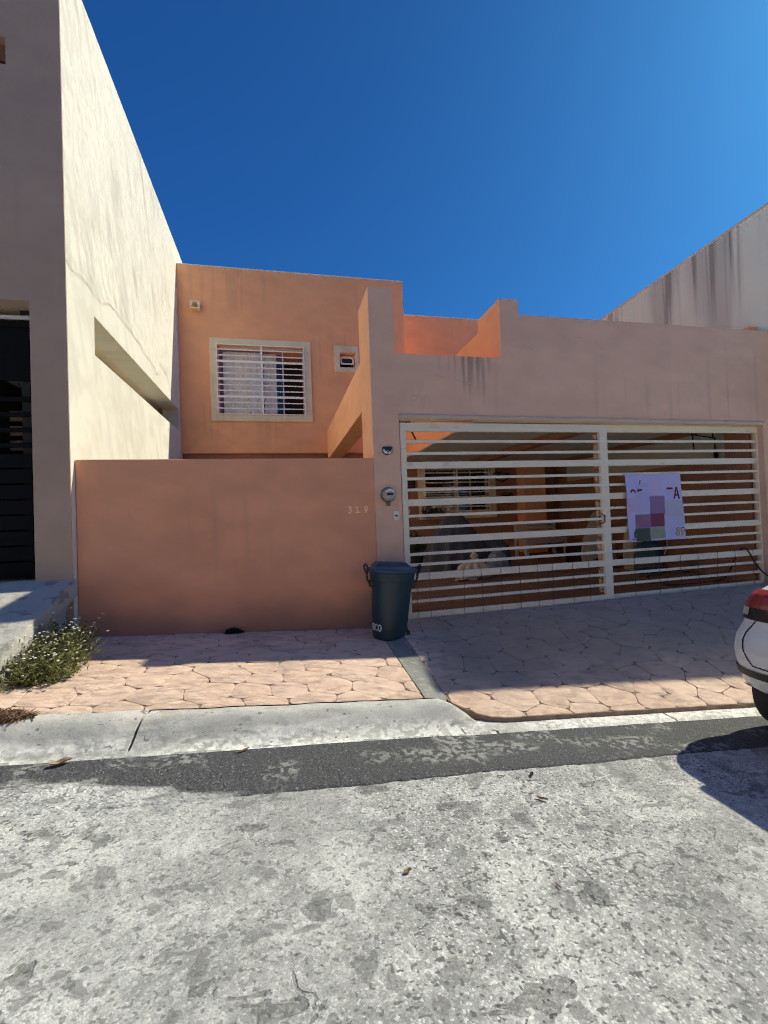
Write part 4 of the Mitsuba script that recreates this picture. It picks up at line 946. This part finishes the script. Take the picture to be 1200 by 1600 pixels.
part(pw, 'blossoms', leaf_quads([c + [0, -0.03, 0.05] for c in C[:60]], [r.normal(size=3) for _ in range(60)], r.uniform(0.03, 0.06, 60), 0.4, r), 'sack_tan', kind='stuff')
# wall ornaments
for (x, z, w, h, lab) in ((5.93, 1.10, 0.26, 0.07, 'upper black wrought iron wall bracket beside the carport window'), (6.08, 0.55, 0.17, 0.06, 'lower black wrought iron wall bracket beside the carport window')):
    k = thing('iron_bracket', lab, 'wall bracket')
    part(k, 'scroll', cat([tube([(x + w * math.cos(a) * (1 - 0.1 * t), 11.55 - 0.03 * math.sin(3 * a), z + h * math.sin(a) + 0.09 * t) for a, t in zip(np.linspace(0, 2 * np.pi, 26), np.linspace(0, 1, 26))], 0.014, 6), tube([(x - w, 11.57, z - 0.05), (x, 11.54, z - 0.16), (x + w, 11.57, z - 0.05)], 0.013, 6)]), 'dark_metal', 60)
    part(k, 'plate', box(x - w * 0.6, x + w * 0.6, 11.50, 11.58, z - 0.02, z + 0.03, 0.01), 'dark_metal')
lv = thing('wall_vent', 'small dark louvred vent left of the carport window', 'vent')
part(lv, 'frame', frame_mesh(3.14, 3.46, 0.79, 1.03, 0.025, 11.575, 11.598), 'dark_metal')
for k in range(5): part(lv, 'louvre', box(3.166, 3.434, 11.58, 11.596, 0.825 + k * 0.038, 0.845 + k * 0.038), 'dark_metal')
ls = thing('light_switch', 'small cream light switch plate left of the carport window', 'switch')
part(ls, 'plate', box(3.235, 3.305, 11.585, 11.599, 0.15, 0.26, 0.004), 'switch_white'); part(ls, 'rocker', box(3.255, 3.285, 11.578, 11.5845, 0.18, 0.23, 0.003), 'switch_white')
lt = thing('tube_lamp', 'thin white tube lamp fixed high on the orange pier', 'lamp')
part(lt, 'tube', tube([(6.74, 11.17, 1.34), (6.78, 11.17, 1.60)] if False else [(6.76, 11.18, 1.30), (6.79, 11.18, 1.49)], 0.016, 8), 'white_print', 60)
part(lt, 'base', box(6.73, 6.83, 11.185, 11.199, 1.28, 1.50), 'alu')
# hanging things under the roof
hk = thing('hanging_bike_rack', 'dark folded rack hanging at the top left behind the gate', 'rack')
part(hk, 'arm', tube([(1.60, 6.9, 1.47), (2.0, 7.0, 1.42), (2.35, 7.05, 1.47), (2.40, 7.05, 1.50)], 0.022, 8), 'dark_metal', 60)
part(hk, 'bag', refine_noise(box(1.56, 2.02, 6.85, 7.1, 1.40, 1.56, 0.03), 0.08, 0.01, 6, 3), 'cover_dark', 40)
part(hk, 'hook', tube([(2.05, 7.0, 1.43), (2.10, 7.0, 1.33), (2.13, 7.0, 1.27)], 0.012, 6), 'dark_metal', 60)
dr_ = thing('drying_frame', 'thin dark hanging frame under the carport ceiling at right', 'drying frame')
for P in ([(7.05, 6.6, 1.30), (7.55, 6.6, 1.24)], [(7.06, 6.6, 1.30), (7.08, 6.6, 1.02)], [(7.53, 6.6, 1.24), (7.54, 6.6, 0.90)], [(7.05, 6.6, 1.30), (7.05, 6.62, 1.51)], [(7.5, 6.6, 1.245), (7.5, 6.62, 1.51)]): part(dr_, 'rod', tube(P, 0.011, 6), 'dark_metal', 60)
part(dr_, 'clip', box(7.50, 7.57, 6.57, 6.62, 0.86, 1.0, 0.01), 'dark_metal')
# hose lying inside and cable over the gate's lower rail
r = np.random.default_rng(2); P = []
for t in np.linspace(0, 1, 90):
    a = t * 4.3 * math.pi + 0.6; q = 0.36 + 0.05 * math.sin(5 * a)
    P.append((6.55 + 1.3 * q * math.cos(a), 6.55 + 0.75 * q * math.sin(a), floor_z(0, 6.5) + 0.02 + 0.20 * max(0, math.sin(a * 0.5 + 0.8)) ** 3 * (t < 0.5)))
single('hose', tube(P, 0.013, 7), 'cable', 'black hose coiled on the floor behind the right gate', 'hose', 60)
P = [(7.02, 6.35, -1.24), (7.15, 6.15, -1.1), (7.12, 6.0, -0.85), (7.11, 5.87, -0.67), (7.14, 5.80, -0.675), (7.22, 5.76, -0.85), (7.32, 5.72, -1.02), (7.50, 5.66, -1.14), (7.80, 5.55, -1.19), (8.2, 5.4, -1.24)]
from scipy.interpolate import CubicSpline
cs = CubicSpline(np.linspace(0, 1, len(P)), np.array(P)); 
single('cable', tube(cs(np.linspace(0, 1, 70)), 0.012, 7), 'cable', 'black cable hanging over the lower rail of the right gate', 'cable', 60)

# ------------------------------------------------------------------ parked car (only its rear corner shows)
car = thing('parked_car', 'white parked car at the right edge, red tail light and black bumper trim', 'car')
CX0, CYC, HW, LEN = 3.43, 2.185, 0.92, 4.4     # rear end x, centre line y, half width, length
def car_ground(x): return -1.55 - 0.075 * x
def sect(h):
    """(x of rear, x of front, half width, corner radius) at height h above the road"""
    k = lambda a, b: np.interp(h, a, b)
    xr = k([0.22, 0.30, 0.36, 0.42, 0.50, 0.60, 0.70, 0.80, 0.90, 1.04, 1.13, 1.20, 1.30, 1.50, 1.56, 1.62], [0.62, 0.42, 0.20, 0.07, 0.04, 0.015, 0.0, 0.035, 0.10, 0.145, 0.20, 0.31, 0.43, 0.60, 0.52, 0.78])
    xf = k([0.22, 0.35, 0.55, 0.8, 0.95, 1.05, 1.5, 1.62], [4.2, 4.38, 4.4, 4.36, 4.1, 3.35, 2.5, 2.2])
    w = k([0.22, 0.35, 0.60, 0.80, 1.0, 1.12, 1.25, 1.5, 1.62], [0.80, 0.89, 0.915, 0.92, 0.895, 0.86, 0.79, 0.68, 0.56])
    rd = k([0.22, 0.5, 0.9, 1.1, 1.62], [0.30, 0.32, 0.32, 0.26, 0.20])
    return CX0 + xr, CX0 + xf, w, rd
def outline(h, n=16, off=0.0):
    xr, xf, w, rd = sect(h); P = []
    xr -= off; xf += off; w += off
    cs_ = [(xr + rd, rd, math.pi, 0), (0, 0, 0, 0)]
    for (cx_, cy_, a0) in ((xr + rd, w - rd, 0.5), (xr + rd, -(w - rd), 1.0), (xf - rd, -(w - rd), 1.5), (xf - rd, w - rd, 2.0)):
        for t in np.linspace(0, 1, n):
            a = math.pi * (a0 + 0.5 * t)
            P.append((cx_ + rd * math.cos(a), CYC + cy_ + rd * math.sin(a)))
    return np.array(P)
def car_band(h0, h1, nh, sel=None, off=0.0, n=16, thick=0.02):
    """patch of the body surface between two heights; sel picks outline indices"""
    V = []; hs = np.linspace(h0, h1, nh)
    for h in hs:
        P = outline(h, n, off)
        if sel is not None: P = P[sel]
        V.append(np.column_stack([P, h + np.array([car_ground(p[0]) for p in P])]))
    m = len(V[0]); V = np.vstack(V); F = []
    close = sel is None
    for i in range(nh - 1):
        for j in range(m if close else m - 1):
            k = (j + 1) % m
            F += [(i * m + j, i * m + k, (i + 1) * m + k), (i * m + j, (i + 1) * m + k, (i + 1) * m + j)]
    if close:
        for i, fl_ in ((0, False), (nh - 1, True)):
            c = len(V); V = np.vstack([V, V[i * m:(i + 1) * m].mean(0, keepdims=True)])
            for j in range(m):
                t = (i * m + j, i * m + (j + 1) % m, c); F.append(t if fl_ else t[::-1])
    return trimesh.Trimesh(V, np.array(F), process=False)
part(car, 'body', car_band(0.24, 1.62, 56), 'car_white', 40)
idx = lambda a, b: np.arange(a, b)
tl = part(car, 'tail_light', car_band(1.03, 1.17, 8, idx(4, 17), 0.012), 'car_red', True, label='red tail light of the parked car')
part(tl, 'reversing_lens', car_band(0.965, 1.026, 5, idx(6, 12), 0.010), 'car_clear_lens', True)
part(tl, 'lens_surround', car_band(0.935, 1.028, 6, idx(5, 17), 0.006), 'car_glass', True)
part(car, 'bumper_trim', car_band(0.505, 0.562, 5, idx(3, 29), 0.008), 'black_plastic', True)
part(car, 'reflector', car_band(0.395, 0.42, 3, idx(8, 13), 0.010), 'car_red', True)
part(car, 'rear_window', car_band(1.22, 1.50, 8, idx(12, 20), 0.006), 'car_glass', True)
part(car, 'side_window', cat([car_band(1.10, 1.48, 8, idx(50, 64), 0.006), car_band(1.12, 1.48, 8, idx(32, 46), 0.006)]), 'car_glass', True)
part(car, 'spoiler', trimesh.convex.convex_hull(np.array([(CX0 + x, CYC + y, z + car_ground(CX0 + x)) for x, y, z in [(0.52, s * 0.60, 1.52) for s in (-1, 1)] + [(0.50, s * 0.58, 1.55) for s in (-1, 1)] + [(0.75, s * 0.62, 1.60) for s in (-1, 1)] + [(0.75, s * 0.62, 1.54) for s in (-1, 1)]])), 'car_white', 30)
def body_line(pts, r):
    P = []
    for h, j in pts:
        o = outline(h, 16, 0.004); j0 = int(j); f = j - j0
        q = o[j0] * (1 - f) + o[j0 + 1] * f
        P.append((q[0], q[1], h + car_ground(q[0])))
    return tube(P, r, 5)
tg = part(car, 'tailgate_seam', body_line([(0.93, 13.2), (0.90, 12.5), (0.84, 11.9), (0.78, 11.9), (0.72, 12.4), (0.66, 13.3), (0.60, 14.5), (0.575, 15.6), (0.57, 20)], 0.005), 'black_plastic', 60)
for ax in (0.66, 3.40):
    for sgn in (-1, 1):
        tz = 0.335; x = CX0 + ax; y = CYC + sgn * 0.80
        ty = lathe([(0.20, -0.10), (0.30, -0.105), (0.328, -0.09), (0.335, -0.05), (0.335, 0.05), (0.328, 0.09), (0.30, 0.105), (0.20, 0.10)], 40); v = np.array(ty.vertices)
        ty = trimesh.Trimesh(np.stack([x + v[:, 0], y + v[:, 2], v[:, 1] + tz + car_ground(x) - 0.0], 1), ty.faces, process=False); ty.invert()
        wk = part(car, 'wheel', ty, 'rubber', 30)
        rm_ = lathe([(0.001, -0.02), (0.05, -0.03), (0.19, -0.05), (0.205, -0.09), (0.205, 0.09), (0.19, 0.05), (0.05, 0.03), (0.001, 0.02)], 30); v = np.array(rm_.vertices)
        rm_ = trimesh.Trimesh(np.stack([x + v[:, 0], y + v[:, 2], v[:, 1] + tz + car_ground(x)], 1), rm_.faces, process=False); rm_.invert()
        part(wk, 'rim', rm_, 'car_silver', 30)
        arch = tube([(x + 0.40 * math.cos(a), CYC + sgn * 0.905, tz + 0.40 * math.sin(a) + car_ground(x)) for a in np.linspace(0.75, math.pi - 0.75, 16)], 0.02, 6)
        part(car, 'wheel_arch', arch, 'black_plastic', 60)

# ------------------------------------------------------------------ added houses across the street (unseen, to block sky and bounce warm light)
def opposite(label, x0, x1, h, paint_, zc, door_x, wins):
    k = thing('added_facing_house', label, 'house')
    w = mb(x0, x1, -16, -6.2, zc - 1.2, zc + h)
    for a, b, c, d in wins: w = w - mb(a, b, -6.6, -6.0, zc + c, zc + d)
    w = w - mb(door_x, door_x + 2.6, -6.7, -6.0, zc - 0.05, zc + 2.3)
    part(k, 'wall', TM(w), paint_)
    for a, b, c, d in wins:
        q = part(k, 'window', frame_mesh(a + 0.002, b - 0.002, zc + c + 0.002, zc + d - 0.002, 0.06, -6.45, -6.38), 'white_metal')
        part(q, 'pane', box(a + 0.05, b - 0.05, -6.425, -6.42, zc + c + 0.05, zc + d - 0.05), 'car_glass')
    part(k, 'garage_door', box(door_x + 0.002, door_x + 2.598, -6.6, -6.55, zc - 0.05, zc + 2.298), 'gate_paint')
    part(k, 'cornice', box(x0 + 0.01, x1 - 0.01, -6.198, -6.08, zc + h - 0.3, zc + h - 0.05, 0.02), 'trim_cream')
opposite('added unseen cream two-storey house across the street, behind the camera to the left', -12, -4.02, 6.4, 'trim_cream', -0.9, -10.5, [(-7.2, -5.4, 1.0, 2.3), (-10.4, -8.8, 3.9, 5.2), (-7.0, -5.2, 3.9, 5.2)])
opposite('added unseen orange two-storey house straight across the street, behind the camera', -4, 4.0, 6.2, 'paint_orange', -1.5, 0.6, [(-3.2, -1.4, 1.0, 2.3), (-3.0, -1.2, 3.8, 5.1), (1.0, 2.8, 3.8, 5.1)])
opposite('added unseen pale two-storey house across the street, behind the camera to the right', 4.02, 12, 6.6, 'trim_cream', -2.1, 5.0, [(8.8, 10.6, 1.0, 2.3), (5.4, 7.0, 4.0, 5.3), (8.8, 10.6, 4.0, 5.3)])
struct('far_pavement', grid(-14, 14, -6.3, -4.6, 57, 5, lambda X, Y: street_z(X, Y) + 0.14), 'kerb_concrete', 'plain concrete pavement on the far side of the street', 'pavement', True)
